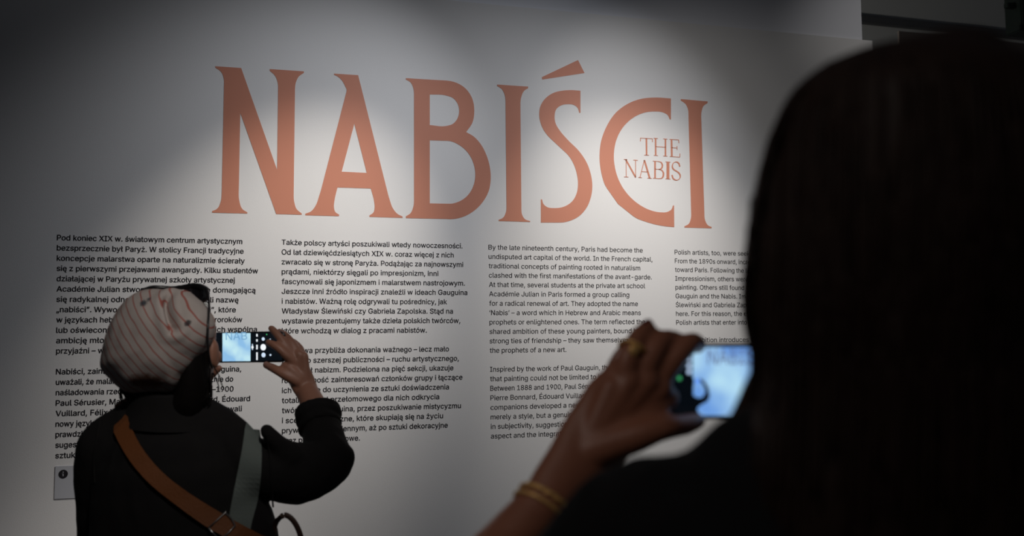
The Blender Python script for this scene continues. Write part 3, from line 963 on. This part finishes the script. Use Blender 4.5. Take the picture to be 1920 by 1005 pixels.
tube(b, [P(617, 862, 2.105), P(610, 830, 2.14), P(599, 790, 2.185)], [.054, .048, .042], seg=20)
tube(b, [P(630, 880, 2.1), P(640, 858, 2.105)], [.034, .032], seg=12)
tube(b, [P(501, 808, 1.985), P(516, 826, 1.995), P(540, 856, 2.02)], [.0165, .021, .032], seg=14)
coat = union('coat', b, COAT, p1, .006, 7, wrinkle=.0042, wscale=10)
b = bmesh.new()                                                  # rolled cuff
cc, cn = P(597, 783, 2.19), (P(593, 760, 2.21) - P(606, 815, 2.155)).normalized()
s_, t_ = frame_of(cn, cR)
for j, (rr_, hh) in enumerate(((.0415, -.022), (.0450, .000), (.0440, .014))):
    tube(b, [cc + cn * hh + (s_ * math.cos(a) + t_ * math.sin(a)) * (rr_ * (1 + .06 * math.sin(3 * a + j))) for a in [i * 2 * math.pi / 28 for i in range(29)]], [.0105] * 29, seg=8, rows=1, caps=False)
union('sleeve_cuff', b, COAT, p1, .0045, 4, wrinkle=.002, wscale=22)
b = bmesh.new()                                                  # standing collar
for j, (y, rr_, d_) in enumerate(((788, .098, 2.02), (770, .090, 2.02), (756, .083, 2.02), (745, .079, 2.022))):
    pass
rings = []
for (y, rx, ry, cx_) in ((800, .112, .098, 322), (780, .098, .086, 321), (757, .088, .079, 320), (738, .083, .076, 319), (731, .080, .073, 319), (738, .075, .068, 319), (780, .078, .07, 321)):
    c_ = P(cx_, y, 2.025)
    rings.append([b.verts.new(c_ + cR * rx * math.cos(a) + Vector((cF.x, cF.y, 0)).normalized() * ry * math.sin(a) + Vector((0, 0, (.004 * math.sin(2 * a + .6) - .012 * max(0, math.sin(a)))))) for a in [i * 2 * math.pi / 36 for i in range(36)]])
for i in range(len(rings) - 1):
    for k in range(36):
        b.faces.new((rings[i][k], rings[i][(k+1)%36], rings[i+1][(k+1)%36], rings[i+1][k]))
col1 = from_bm('collar', b, COAT, p1, True)
md = col1.modifiers.new('s', 'SUBSURF'); md.levels = 1; md.render_levels = 1
# shoulder seam of the coat
coat_bvh = bvh_of(coat)


def on_coat(x, y, lift=.003):
    d_ = ray(x, y).normalized()
    h = coat_bvh.ray_cast(EYE, d_)
    if h[0] is None:
        return P(x, y, 2.0)
    return h[0] - d_ * lift


for pts in ([(188, 787), (182, 820), (176, 860), (178, 905)], [(500, 815), (505, 850), (508, 900), (512, 950)]):
    b = bmesh.new()
    tube(b, [on_coat(q.x, q.y, .0003) for q in resample([Vector((x, y, 0)) for x, y in pts], 12)], [.0022] * 12, seg=6, rows=1)
    from_bm('shoulder_seam', b, COAT, p1, True)

# sunglasses pushed up on the cap
BLK = mat('black_frame_plastic', (0.010, 0.010, 0.011), 0.35, nscale=30, namt=0.1)
LENS = mat('dark_tinted_lens', (0.02, 0.018, 0.022), 0.12, nscale=6, namt=0.1, spec=0.6)
g0 = P(330, 541, 2.06)
gl = empty('sunglasses', g0, 'black wraparound sunglasses pushed up on top of the striped cap', 'sunglasses')
brow_ = [(264, 547, 2.05), (283, 540, 2.085), (305, 540, 2.10), (325, 541, 2.105), (345, 538, 2.10), (362, 535, 2.09), (378, 537, 2.065), (389, 543, 2.03)]
low_ = [(268, 556, 2.045), (285, 562, 2.085), (303, 562, 2.10), (322, 553, 2.105), (345, 566, 2.10), (362, 569, 2.09), (378, 568, 2.065), (390, 560, 2.03)]
b = bmesh.new()
tube(b, [P(*q) for q in brow_], [(.0055, .0035)] * 8, ref=cD, seg=10, rows=4)
tube(b, [P(*q) for q in low_], [(.0025, .0025)] * 8, ref=cD, seg=8, rows=4)
tube(b, [P(*brow_[-1]), P(*low_[-1])], [.0036, .003], seg=8)
tube(b, [P(*brow_[0]), P(*low_[0])], [.0036, .003], seg=8)
from_bm('frame', b, BLK, gl, True)
for rng_ in ((4, 8), (0, 4)):
    A_s = resample([P(*brow_[i]) for i in range(*rng_)], 10); B_s = resample([P(*low_[i]) for i in range(*rng_)], 10)
    ribbon('lens', A_s, B_s, .0016, LENS, gl)
b = bmesh.new()
tube(b, [P(389, 543, 2.03), P(392, 565, 1.985), P(391, 600, 1.935), P(389.5, 635, 1.925), P(392, 668, 1.935), P(398, 690, 1.96)], [(.0028, .0024), (.0028, .0036), (.0024, .0034), (.0024, .0030), (.0024, .0028), (.002, .0022)], ref=cR, seg=8, rows=4)
from_bm('temple', b, BLK, gl, True)
b = bmesh.new()
tube(b, [P(265, 549, 2.05), P(240, 575, 2.08), P(222, 620, 2.09), P(215, 670, 2.08)], [(.0022, .0045), (.002, .004), (.002, .004), (.002, .003)], ref=cR, seg=8, rows=4)
from_bm('temple', b, BLK, gl, True)
b = bmesh.new()
blob(b, P(384, 570, 1.985), (.004, .003, .004)); blob(b, P(387, 573, 1.98), (.0025, .0025, .0035))
from_bm('hinge', b, mat('silver_metal', (0.6, 0.6, 0.6), .25, 1.0, nscale=20, namt=.05), gl, True)

# ------------------------------------------------------------------ bags of the first visitor
TAN = mat('tan_leather', (0.150, 0.048, 0.012), 0.55, nscale=14, namt=0.18, bump=.3, bscale=180)
SAGE = mat('sage_canvas', (0.105, 0.125, 0.115), 0.9, nscale=30, namt=0.15, bump=.4, bscale=450)
BROWN = mat('dark_brown_leather', (0.055, 0.028, 0.018), 0.5, nscale=14, namt=0.18, bump=.3, bscale=180)
STEEL = mat('brushed_steel', (0.55, 0.54, 0.52), 0.3, 1.0, nscale=30, namt=.08)


def soft_box(bm, c, size, r=.03):
    bmesh.ops.create_cube(bm, size=1, matrix=Matrix.Translation(c) @ Matrix((cR, Vector((cF.x, cF.y, 0)).normalized(), Vector((0, 0, 1)))).transposed().to_4x4() @ Matrix.Diagonal((*size, 1)))
    bmesh.ops.bevel(bm, geom=bm.edges[:], offset=r, segments=5, affect='EDGES')
    for v in bm.verts:                                           # the top is narrower and the sides sag a little
        k = (v.co.z - c.z) / size[2]
        q = v.co - c
        w_ = 1 - .10 * max(0, k) * 2 + .05 * (1 - (2 * k) ** 2)
        v.co = c + cR * q.dot(cR) * w_ + (q - cR * q.dot(cR))


def strap(left, right, n, lift=.004):
    ls = resample([Vector((x, y, 0)) for x, y in left], n); rs = resample([Vector((x, y, 0)) for x, y in right], n)
    return [on_coat(q.x, q.y, lift) for q in ls], [on_coat(q.x, q.y, lift) for q in rs]


def lift_out(x, y, d, direction, lift):
    o_ = P(x, y, d)
    h = coat_bvh.ray_cast(o_, direction)
    return (h[0] if h[0] is not None else o_ + direction * .05) + direction * lift


def over_shoulder(tops, fronts, lift):
    """Points down the chest and up to the ridge of the shoulder, in that order."""
    UP = Vector((0, 0, 1))
    out = [lift_out(x, y, 2.02, flatFwd, lift) for x, y in fronts[::-1]]
    out.append(lift_out(tops[0], tops[1], 2.06, (UP + flatFwd * .6).normalized(), lift))
    out.append(lift_out(tops[0], tops[1], 2.02, UP, lift))
    return out


flatFwd = Vector((cF.x, cF.y, 0)).normalized()


def smooth_line(pts, it=4):
    for _ in range(it):
        pts = [pts[0]] + [(pts[i-1] + pts[i] * 2 + pts[i+1]) / 4 for i in range(1, len(pts) - 1)] + [pts[-1]]
    return pts


bagpos = P(590, 1080, 1.98)
lb = empty('leather_shoulder_bag', (bagpos.x, bagpos.y, 0.62), 'brown leather bag on a wide tan strap slung across the black coat', 'bag')
l, r = strap([(215, 811), (236, 852), (276, 902), (331, 947), (387, 988), (420, 1006), (470, 1034)], [(241, 786), (261, 832), (301, 882), (351, 922), (412, 960), (450, 982), (495, 1006)], 40, .009)
l, r = smooth_line(l), smooth_line(r)
fl = over_shoulder((214, 850), [(222, 850), (240, 880), (285, 925), (340, 965), (400, 1000), (450, 1025)], .004)
fr = over_shoulder((243, 838), [(255, 830), (275, 852), (315, 890), (365, 930), (420, 965), (470, 990)], .004)
l = resample(fl, 16) + l; r = resample(fr, 16) + r
el, er = P(575, 1080, 1.95), P(600, 1040, 1.95)
l += [l[-1].lerp(el, .5), el]; r += [r[-1].lerp(er, .5), er]
st = ribbon('strap', l, r, .0028, TAN, lb); st['label'] = 'wide tan leather strap'
k0, k1 = on_coat(391, 990, .0145), on_coat(422, 961, .0145)
b = bmesh.new()
k2, k3 = on_coat(441, 985, .0145), on_coat(411, 1012, .0145)
tube(b, [k0, k1, k1 * .95 + k2 * .05, k2, k3, k3 * .95 + k0 * .05, k0], [.0017] * 7, seg=8, rows=2, caps=False)
bk = from_bm('buckle', b, STEEL, lb, True); bk['label'] = 'thin silver rectangular buckle'
b = bmesh.new()
hp = [(528, 968), (536, 966), (546, 972), (555, 984), (562, 1000), (566, 1020), (566, 1060), (562, 1100)]
tube(b, [P(x, y, 2.0) for x, y in hp], [(.0062, .0028)] * 8, ref=cR - cD * .2, seg=10, rows=4)
tube(b, [P(528, 968, 2.0), P(515, 985, 2.02), P(512, 1030, 2.03), P(520, 1100, 2.0)], [(.0062, .0028)] * 4, ref=cR, seg=10, rows=4)
hd = from_bm('handle', b, BROWN, lb, True); hd['label'] = 'dark brown curved handle'
bb = bmesh.new()
soft_box(bb, P(600, 1190, 2.0), (.26, .10, .21))
from_bm('bag_body', bb, BROWN, lb, True)

tote = empty('canvas_bag', P(470, 1300, 1.9), 'sage green canvas bag hanging from its wide strap over the right shoulder', 'bag')
l, r = strap([(459, 805), (452, 852), (442, 902), (432, 952), (427, 990), (428, 1040), (430, 1100)], [(487, 807), (490.5, 842), (489.5, 892), (482, 942), (470, 985), (466, 1040), (470, 1100)], 34, .006)
l, r = smooth_line(l), smooth_line(r)
fl = over_shoulder((461, 860), [(461, 850), (460, 890), (458, 930)], .0025)
fr = over_shoulder((486, 868), [(486, 858), (486, 895), (486, 930)], .0025)
l = resample(fl, 10) + l; r = resample(fr, 10) + r
ss = ribbon('strap', l, r, .0016, SAGE, tote)
bb = bmesh.new()
soft_box(bb, P(448, 1230, 1.825), (.30, .065, .30), .02)
from_bm('bag_body', bb, SAGE, tote, True)

# ------------------------------------------------------------------ phones
PHB = mat('black_phone_body', (0.010, 0.010, 0.012), 0.3, nscale=20, namt=0.1)
GLASSM = mat('dark_screen_glass', (0.006, 0.007, 0.009), 0.15, nscale=20, namt=0.05, emit=(.02, .035, .055), estr=.12)


def glow(name, color, strength):
    return mat(name, (0.01, 0.01, 0.01), 0.3, emit=color, estr=strength)


def preview_material(name, o, ux, uy, ca, cb_, strength, sc):
    m = bpy.data.materials.new(name)
    m.use_nodes = True
    nt = m.node_tree
    bs = nt.nodes['Principled BSDF']
    bs.inputs['Base Color'].default_value = (.01, .01, .01, 1)
    tc = nt.nodes.new('ShaderNodeTexCoord')
    nz = nt.nodes.new('ShaderNodeTexNoise')
    nz.inputs['Scale'].default_value = sc
    nz.inputs['Detail'].default_value = 1.5
    nt.links.new(tc.outputs['Object'], nz.inputs['Vector'])
    rp = nt.nodes.new('ShaderNodeValToRGB')
    rp.color_ramp.elements[0].position = .32; rp.color_ramp.elements[0].color = (*ca, 1)
    rp.color_ramp.elements[1].position = .66; rp.color_ramp.elements[1].color = (*cb_, 1)
    nt.links.new(nz.outputs['Fac'], rp.inputs['Fac'])
    nt.links.new(rp.outputs['Color'], bs.inputs['Emission Color'])
    bs.inputs['Emission Strength'].default_value = strength
    return m


class Phone:
    """Slab held lengthwise: a, b are the ends of the middle line, h the height; all pieces lie on its screen."""
    def __init__(self, name, a, b, up_hint, h, label, thick=.0085):
        self.x = (b - a).normalized()
        self.y = (up_hint - self.x * up_hint.dot(self.x)).normalized()
        self.n = self.x.cross(self.y).normalized()          # towards the holder
        self.o, self.w, self.h = a, (b - a).length, h
        c = (a + b) / 2
        self.root = empty(name, c, label, 'phone')
        bm = bmesh.new()
        rad = .011
        loop = []
        for (sx, sy, a0) in ((1, 1, 0), (-1, 1, 90), (-1, -1, 180), (1, -1, 270)):
            for k in range(6):
                q = math.radians(a0 + 18 * k)
                loop.append((sx * (self.w / 2 - rad) + rad * math.cos(q), sy * (h / 2 - rad) + rad * math.sin(q)))
        f_ = [bm.verts.new(c + self.x * p[0] + self.y * p[1]) for p in loop]
        bk_ = [bm.verts.new(c + self.x * p[0] + self.y * p[1] - self.n * thick) for p in loop]
        fa = bm.faces.new(f_); bm.faces.new(bk_[::-1])
        for i in range(len(loop)):
            j = (i + 1) % len(loop)
            bm.faces.new((f_[j], f_[i], bk_[i], bk_[j]))
        bmesh.ops.bevel(bm, geom=[e for e in bm.edges if all(len(f.verts) > 4 or True for f in e.link_faces) and any(len(f.verts) > 6 for f in e.link_faces)], offset=.0018, segments=3, affect='EDGES')
        from_bm('case', bm, PHB, self.root)
        self.c = c

    def pt(self, u, v, lift):
        return self.o + self.x * u + self.y * v + self.n * lift

    def hit(self, px, py):
        """Where the line of sight meets the screen, in the phone's own axes."""
        d = ray(px, py)
        k = (self.o - EYE).dot(self.n) / d.dot(self.n)
        q = EYE + d * k - self.o
        return q.dot(self.x), q.dot(self.y)

    def patch(self, name, pts, lift, m, parent=None, uv=False):
        pts = pts if uv else [self.hit(*p) for p in pts]
        bm = bmesh.new()
        top = [bm.verts.new(self.pt(u, v, lift)) for u, v in pts]
        bot = [bm.verts.new(self.pt(u, v, lift - .0002)) for u, v in pts]
        bm.faces.new(top); bm.faces.new(bot[::-1])
        for i in range(len(pts)):
            j = (i + 1) % len(pts)
            bm.faces.new((top[j], top[i], bot[i], bot[j]))
        return from_bm(name, bm, m, parent or self.root)

    def disc(self, name, px, py, r, lift, m, parent=None):
        u, v = self.hit(px, py)
        return self.patch(name, [(u + r * math.cos(k * math.pi / 10), v + r * math.sin(k * math.pi / 10)) for k in range(20)], lift, m, parent, True)

    def text(self, body, px, py, px2, lift, m, parent, squash=1.0):
        u, v = self.hit(px, py); u2, _ = self.hit(px2, py)
        me = text_mesh(body, 1, 0, 0, 2)
        a, b_ = width_of(me)
        k = (u2 - u) / (b_ - a)
        for vv in me.vertices:
            vv.co = self.pt(u + (vv.co.x - a) * k, v + vv.co.y * k * squash, lift)
        return link('preview_writing', me, m, parent)


def px_len(px, d): return px * d / F


a_, b_ = P(398, 652, 2.325), P(533, 650, 2.255)
phone1 = Phone('phone', a_, b_, -cD, px_len(57.5, 2.29), 'black phone held level by the person in the striped cap, camera view lit')
scr = phone1.patch('screen', [(402, 625), (529, 624), (529, 676), (402, 678)], .0006, GLASSM)
pv = preview_material('phone_preview_glow', None, None, None, (0.30, 0.58, 0.90), (0.62, 0.92, 1.0), .88, 28)
pw = phone1.patch('camera_view', [(417.5, 624.5), (470, 624.5), (470, 677), (417.5, 677.5)], .0010, pv, scr)
wt = glow('white_icon_glow', (.92, .96, 1), 1.0)
faint = glow('faint_writing_glow', (.16, .36, .58), 1.0)
phone1.text('NAB', 424, 637.5, 464, .0013, faint, scr, .8)
for (y0, y1) in ((626, 631), (636, 640.5), (646.5, 655), (660.5, 675)):
    phone1.patch('icon', [(481, y0), (483.6, y0), (483.6, y1), (481, y1)], .0012, wt, scr)
phone1.disc('shutter_button', 494, 651, px_len(6.0, 2.28), .0012, wt, scr)
soft = glow('pale_icon_glow', (.62, .74, .9), 1.0)
phone1.disc('icon', 494, 635.5, px_len(3.2, 2.28), .0012, soft, scr)
phone1.disc('icon', 494.5, 665.5, px_len(4.4, 2.28), .0012, soft, scr)
phone1.disc('icon', 473.8, 651, px_len(2.6, 2.28), .0012, wt, scr)
phone1.patch('icon', [(472.9, 645), (474.7, 645), (474.7, 656), (472.9, 656)], .0011, soft, scr)
phone1.disc('icon', 507.5, 665.5, px_len(1.9, 2.28), .0012, soft, scr)
phone1.disc('icon', 507, 636, px_len(1.2, 2.28), .0012, soft, scr)
phone1.disc('recording_light', 500.5, 627, px_len(1.0, 2.28), .0012, glow('green_light', (.1, .9, .3), .8), scr)

# ------------------------------------------------------------------ visitor close by, seen from behind
HD2 = 0.62
head2 = P(1700, 440, HD2)
f2 = P(1400, 700, .98) - head2
f2 = (f2 + cR * .03).normalized()
r2 = f2.cross(Vector((0, 0, 1))).normalized(); u2 = r2.cross(f2).normalized()
R2 = Matrix((r2, f2, u2)).transposed()
flatF = Vector((cF.x, cF.y, 0)).normalized(); flatR = Vector((cR.x, cR.y, 0)).normalized()
hip2 = P(1690, 1005, .60); hip2.z = .90
p2 = empty('person', (hip2.x, hip2.y, 0), 'person with long dark hair in black, close by, filming the wall with a phone', 'person')
body = bmesh.new()
L2 = head_shells(body, head2, R2, .98)
nk = P(1690, 700, .615)
tube(body, [head2 - u2 * .05 - f2 * .02, P(1690, 600, .62), nk], [.052, .050, .056], seg=18)
s2L, s2R = P(1300, 1016, .63), P(2090, 1010, .60)
tube(body, [nk, P(1495, 920, .62), s2L], [.046, .040, .044], seg=16)
tube(body, [nk, P(1890, 920, .61), s2R], [.046, .040, .044], seg=16)
ch = (s2L + s2R) / 2
tube(body, [ch + Vector((0, 0, -.01)), ch + Vector((0, 0, -.12)), ch + Vector((0, 0, -.30)), hip2 + Vector((0, 0, .02))], [(.13, .075), (.145, .09), (.12, .08), (.15, .10)], ref=flatR, seg=22)
el2, wr2 = P(778, 1225, .80), P(1022, 945, .905)
tube(body, [s2L, P(1060, 1130, .71), el2], [.044, .041, .036], seg=16)
tube(body, [el2, P(850, 1135, .835), P(950, 1025, .882), wr2, P(1060, 900, .918)], [.038, .036, .0285, (.0262, .0225), (.0285, .020)], ref=cR * .75 + cD * .65, seg=20)
# left hand, back turned to us
pr = cR * .80 + cD * .60
tube(body, [wr2, P(1065, 890, .92), P(1120, 818, .94), P(1165, 760, .95), P(1190, 722, .95)], [(.0262, .0225), (.031, .019), (.0385, .0165), (.0415, .0150), (.036, .0125)], ref=pr, seg=22)
for kx, ky, kd in ((1146, 728, .938), (1180, 715, .938), (1215, 715, .942), (1240, 728, .948)):
    tube(body, [P(1085, 865, .928), P(kx, ky, kd)], [.014, .0125], seg=12)
fingers(body, [
    ([P(1226, 730, .952), P(1252, 690, .955), P(1294, 643, .968), P(1311, 656, .995), P(1318, 690, 1.0)], [.0130, .0125, .0114, .0100, .0088]),
    ([P(1198, 718, .946), P(1218, 676, .948), P(1243, 639, .962), P(1280, 646, .992), P(1296, 676, 1.0)], [.0132, .0126, .0118, .0102, .0088]),
    ([P(1170, 718, .942), P(1178, 674, .942), P(1195, 637, .955), P(1214, 613, .966)], [.0128, .0122, .0112, .0086]),
    ([P(1140, 734, .944), P(1152, 694, .950), P(1174, 657, .968), P(1205, 648, .990)], [.0112, .0100, .0092, .0076]),
    ([P(1110, 845, .930), P(1180, 822, .925), P(1242, 803, .925), P(1282, 797, .945), P(1308, 789, .966)], [.0210, .0172, .0130, .0112, .0090])])
tube(body, [P(1150, 800, .937), P(1215, 770, .945), P(1255, 745, .956)], [.017, .0150, .0115], seg=14)
# right arm mirrors it on the far side of the phone
el2R, wr2R = P(2350, 1200, .80), P(1760, 900, .93)
tube(body, [s2R, (s2R + el2R) / 2 + Vector((0, 0, -.01)), el2R], [.044, .041, .036], seg=16)
tube(body, [el2R, (el2R + wr2R) / 2, wr2R], [.038, .034, .026], seg=16)
tube(body, [wr2R, P(1680, 850, .955), P(1600, 790, .965)], [(.026, .02), (.036, .016), (.036, .014)], ref=cD, seg=18)
fingers(body, [
    ([P(1590, 760, .965), P(1540, 700, .975), P(1500, 662, 1.0), P(1480, 680, 1.01)], [.0118, .0108, .0096, .0086]),
    ([P(1590, 780, .97), P(1540, 730, 1.0), P(1490, 715, 1.01)], [.0118, .0105, .0086]),
    ([P(1590, 800, .972), P(1535, 765, 1.0), P(1490, 748, 1.01)], [.0115, .0102, .0086]),
    ([P(1600, 815, .97), P(1545, 795, .99), P(1500, 775, 1.01)], [.0108, .0095, .0080]),
    ([P(1650, 860, .945), P(1570, 830, .935), P(1510, 795, .955)], [.019, .0135, .010])])
legs_and_shoes(p2, body, hip2, flatF, flatR, NAVY)
union('body', body, SKIN2, p2, .0033, 5)
for sx in (-1, 1):
    b = bmesh.new(); blob(b, L2(sx * .031, .066, .004), (.0125, .0125, .0125)); from_bm('eye', b, EYEWHITE, p2, True)

NAIL = mat('dark_red_nail_polish', (0.16, 0.02, 0.035), 0.25, nscale=30, namt=.1)
b = bmesh.new()
nd = (P(1214, 612, .968) - P(1200, 632, .955)).normalized()
blob(b, P(1216, 609, .961), (.0062, .0022, .0085), Matrix((nd.cross(-cF).normalized(), -cF, nd)).transposed())
nl_ = from_bm('fingernail', b, NAIL, p2, True); nl_['label'] = 'dark red painted fingernail'

# black top
b = bmesh.new()
tube(b, [nk + Vector((0, 0, -.02)), P(1495, 915, .62), s2L], [.060, .051, .060], seg=20)
tube(b, [nk + Vector((0, 0, -.02)), P(1890, 915, .61), s2R], [.060, .051, .060], seg=20)
tube(b, [P(1690, 740, .612), P(1690, 800, .61), P(1690, 900, .605)], [(.070, .060), (.080, .066), (.11, .075)], ref=flatR, seg=24)
tube(b, [ch + Vector((0, 0, .02)), ch + Vector((0, 0, -.12)), ch + Vector((0, 0, -.30)), hip2 + Vector((0, 0, -.03))], [(.155, .095), (.168, .108), (.155, .11), (.202, .15)], ref=flatR, seg=30)
tube(b, [s2L, P(1192, 1022, .665), P(1072, 1138, .71), P(905, 1215, .765), el2], [.060, .058, .055, .053, .053], seg=22)
tube(b, [el2, P(802, 1190, .815)], [.053, .048], seg=18)
tube(b, [s2R, (s2R + el2R) / 2 + Vector((0, 0, -.01)), el2R, (el2R + wr2R) / 2], [.060, .055, .049, .042], seg=20)
top2 = union('top', b, TOP, p2, .006, 6, wrinkle=.003, wscale=11)

# long hair
b = bmesh.new()
rows_ = [(98, 1655, 1790, .60, .030), (113, 1595, 1846, .60, .056), (133, 1537, 1902, .60, .074), (165, 1503, 1934, .60, .088), (200, 1478, 1955, .60, .098), (260, 1454, 1978, .60, .104), (330, 1438, 1988, .60, .106),
         (400, 1424, 1988, .598, .104), (480, 1410, 1996, .596, .100), (560, 1406, 2004, .592, .092), (640, 1420, 2010, .588, .084), (720, 1434, 2018, .582, .076), (800, 1428, 2026, .576, .068), (900, 1410, 2034, .570, .060), (1005, 1425, 2040, .566, .054), (1130, 1460, 2030, .566, .046), (1240, 1520, 1980, .568, .032)]
tube(b, [P((l_ + r_) / 2, y, d_) for y, l_, r_, d_, t_ in rows_], [((r_ - l_) / 2 * d_ / F, t_) for y, l_, r_, d_, t_ in rows_], ref=cR, seg=40, rows=2, dome=.25)
blob(b, P(1766, 116, .60), (.032, .045, .0165))
# locks falling in front of the left shoulder
tube(b, [P(1490, 560, .62), P(1458, 680, .635), P(1425, 750, .645), P(1400, 805, .648), P(1380, 870, .645), P(1390, 980, .64)], [.014, .0145, .0145, .0145, .014, .012], seg=16)
hairm = union('hair', b, HAIR2, p2, .006, 4, wrinkle=.003, wscale=14)
rnd = random.Random(11)
b = bmesh.new()
hb = bvh_of(hairm)
for i in range(420):                                             # strands lying on the hair
    x = rnd.uniform(1405, 2030); y0 = rnd.uniform(90, 700)
    pts = []
    drift = rnd.uniform(-.03, .03)
    xx = x
    for k in range(6):
        yy = y0 + k * rnd.uniform(55, 75)
        cxm = 1712
        xx = xx + (xx - cxm) * (.05 if yy < 300 else .004) + drift * 40
        d_ = ray(xx, yy).normalized()
        h = hb.ray_cast(EYE, d_)
        if h[0] is None: continue
        pts.append(h[0] - d_ * rnd.uniform(.0005, .002))
    if len(pts) >= 3:
        tube(b, pts, [.0014] * (len(pts) - 1) + [.0006], seg=4, rows=2, caps=False)
edge = [(1640, 92), (1590, 113), (1540, 140), (1500, 172), (1462, 240), (1442, 310), (1428, 380), (1414, 450), (1404, 520), (1404, 600), (1422, 690), (1428, 780)]
for i in range(230):                                             # fly-away strands at the silhouette
    k = rnd.randrange(len(edge) - 4)
    j = min(len(edge) - 1, k + rnd.randint(3, 5))
    o_ = rnd.uniform(-2, 11) * (1.0 if k > 2 else .7)
    pts = []
    for q in range(k, j + 1):
        ex_, ey_ = edge[q]
        f_ = (q - k) / (j - k)
        pts.append(P(ex_ - o_ * math.sin(math.pi * (.15 + .8 * f_)) + rnd.uniform(-2, 2), ey_ - o_ * .4 * (1 - f_), .605 + rnd.uniform(-.03, .03)))
    tube(b, pts, [.0009] * (len(pts) - 1) + [.0004], seg=4, rows=3, caps=False)
from_bm('hair_strands', b, HAIR2, p2, True)['kind'] = 'stuff'

# jewellery
GOLD = mat('gold', (0.90, 0.55, 0.20), 0.42, 0.3, nscale=40, namt=.08)
ax = (P(1060, 900, .918) - P(950, 1025, .882)).normalized()
br = empty('bangle', wr2, 'gold double bangle around the raised left wrist', 'bracelet')
s_, t_ = frame_of(ax, pr)
for off, rr_, tw in ((.003, .0025, True), (-.0065, .0021, False)):
    b = bmesh.new()
    n = 48
    for strand in range(2 if tw else 1):
        pts = []
        for i in range(n + 1):
            a = 2 * math.pi * i / n
            w_ = .0012 * math.sin(9 * a + strand * math.pi) if tw else 0
            lift = .0012 * math.cos(9 * a + strand * math.pi) if tw else 0
            pts.append(wr2 - ax * .001 + ax * (off + w_ + .006 * math.cos(a + .7)) + s_ * ((.0282 + lift) * math.cos(a)) + t_ * ((.0245 + lift) * math.sin(a)))
        tube(b, pts, [rr_ * (.75 if tw else 1)] * (n + 1), seg=8, rows=1, caps=False)
    from_bm('twisted_band' if tw else 'band', b, GOLD, br, True)
rg_c, rg_a = P(1187, 655, .947), (P(1195, 637, .955) - P(1178, 674, .942)).normalized()
rg = empty('ring', rg_c, 'thick gold ring on the upright ring finger beside the phone', 'ring')
s_, t_ = frame_of(rg_a, cR)
b = bmesh.new()
tube(b, [rg_c + s_ * (.0122 * math.cos(a)) + t_ * (.0122 * math.sin(a)) for a in [2 * math.pi * i / 32 for i in range(33)]], [(.0022, .0046)] * 33, ref=None, seg=8, rows=1, caps=False)
from_bm('band', b, GOLD, rg, True)
b = bmesh.new(); blob(b, rg_c - cF * .0125, (.0065, .0035, .0065)); from_bm('signet_face', b, GOLD, rg, True)

# the phone it holds
a_, b_ = P(1259, 716, .975), P(1500, 714, 1.0)
phone2 = Phone('phone', a_, b_, -cD - cR * .004, px_len(141, .986), 'black phone with bright blue camera view held close by, showing the wall', .0088)
scr2 = phone2.patch('screen', [(1264, 651), (1494, 651), (1494, 780), (1264, 780)], .0006, GLASSM)
pv2 = preview_material('near_phone_preview_glow', None, None, None, (0.16, 0.36, 0.80), (0.55, 0.86, 1.0), .92, 22)
phone2.patch('camera_view', [(1302, 651), (1443, 651), (1443, 779), (1302, 779), (1298, 774), (1298, 655)], .0010, pv2, scr2)
dim = glow('dim_writing_glow', (.13, .16, .32), .8)
phone2.text('NABIŚCI', 1326, 683, 1446, .0013, dim, scr2, 1.25)
shade = glow('blue_shade_glow', (.13, .27, .52), .7)
phone2.patch('preview_shade', [(1443, 690), (1443, 779), (1380, 779), (1396, 745), (1420, 712)], .0012, shade, scr2)
dark = glow('dark_figure_glow', (.003, .005, .008), .6)
phone2.patch('preview_figure', [(1262, 779), (1262, 735), (1270, 716), (1282, 704), (1296, 702), (1301, 712), (1299, 728), (1299, 741), (1308, 746), (1317, 744), (1322, 734), (1318, 722), (1311, 713), (1312, 709), (1319, 714), (1327, 726), (1330, 742), (1326, 752), (1312, 760), (1306, 766), (1312, 779)], .0014, dark, scr2)
phone2.patch('preview_phone', [(1302, 710), (1311, 710), (1311, 719), (1302, 719)], .0016, glow('blue_preview_glow', (.14, .35, 1), .9), scr2)
ic2 = glow('blue_white_icon_glow', (.55, .72, 1), .9)
for y_, s_ in ((674, .55), (686, .8), (697, 1)):
    phone2.disc('icon', 1291, y_, px_len(4.2, .985), .0016, ic2, scr2)
phone2.disc('icon', 1273, 709, px_len(4.0, .985), .0016, glow('green_icon_glow', (.08, .60, .22), .55), scr2)
phone2.disc('shutter_button', 1466, 712, px_len(6, .985), .0016, glow('blue_button_glow', (.25, .4, .8), .6), scr2)
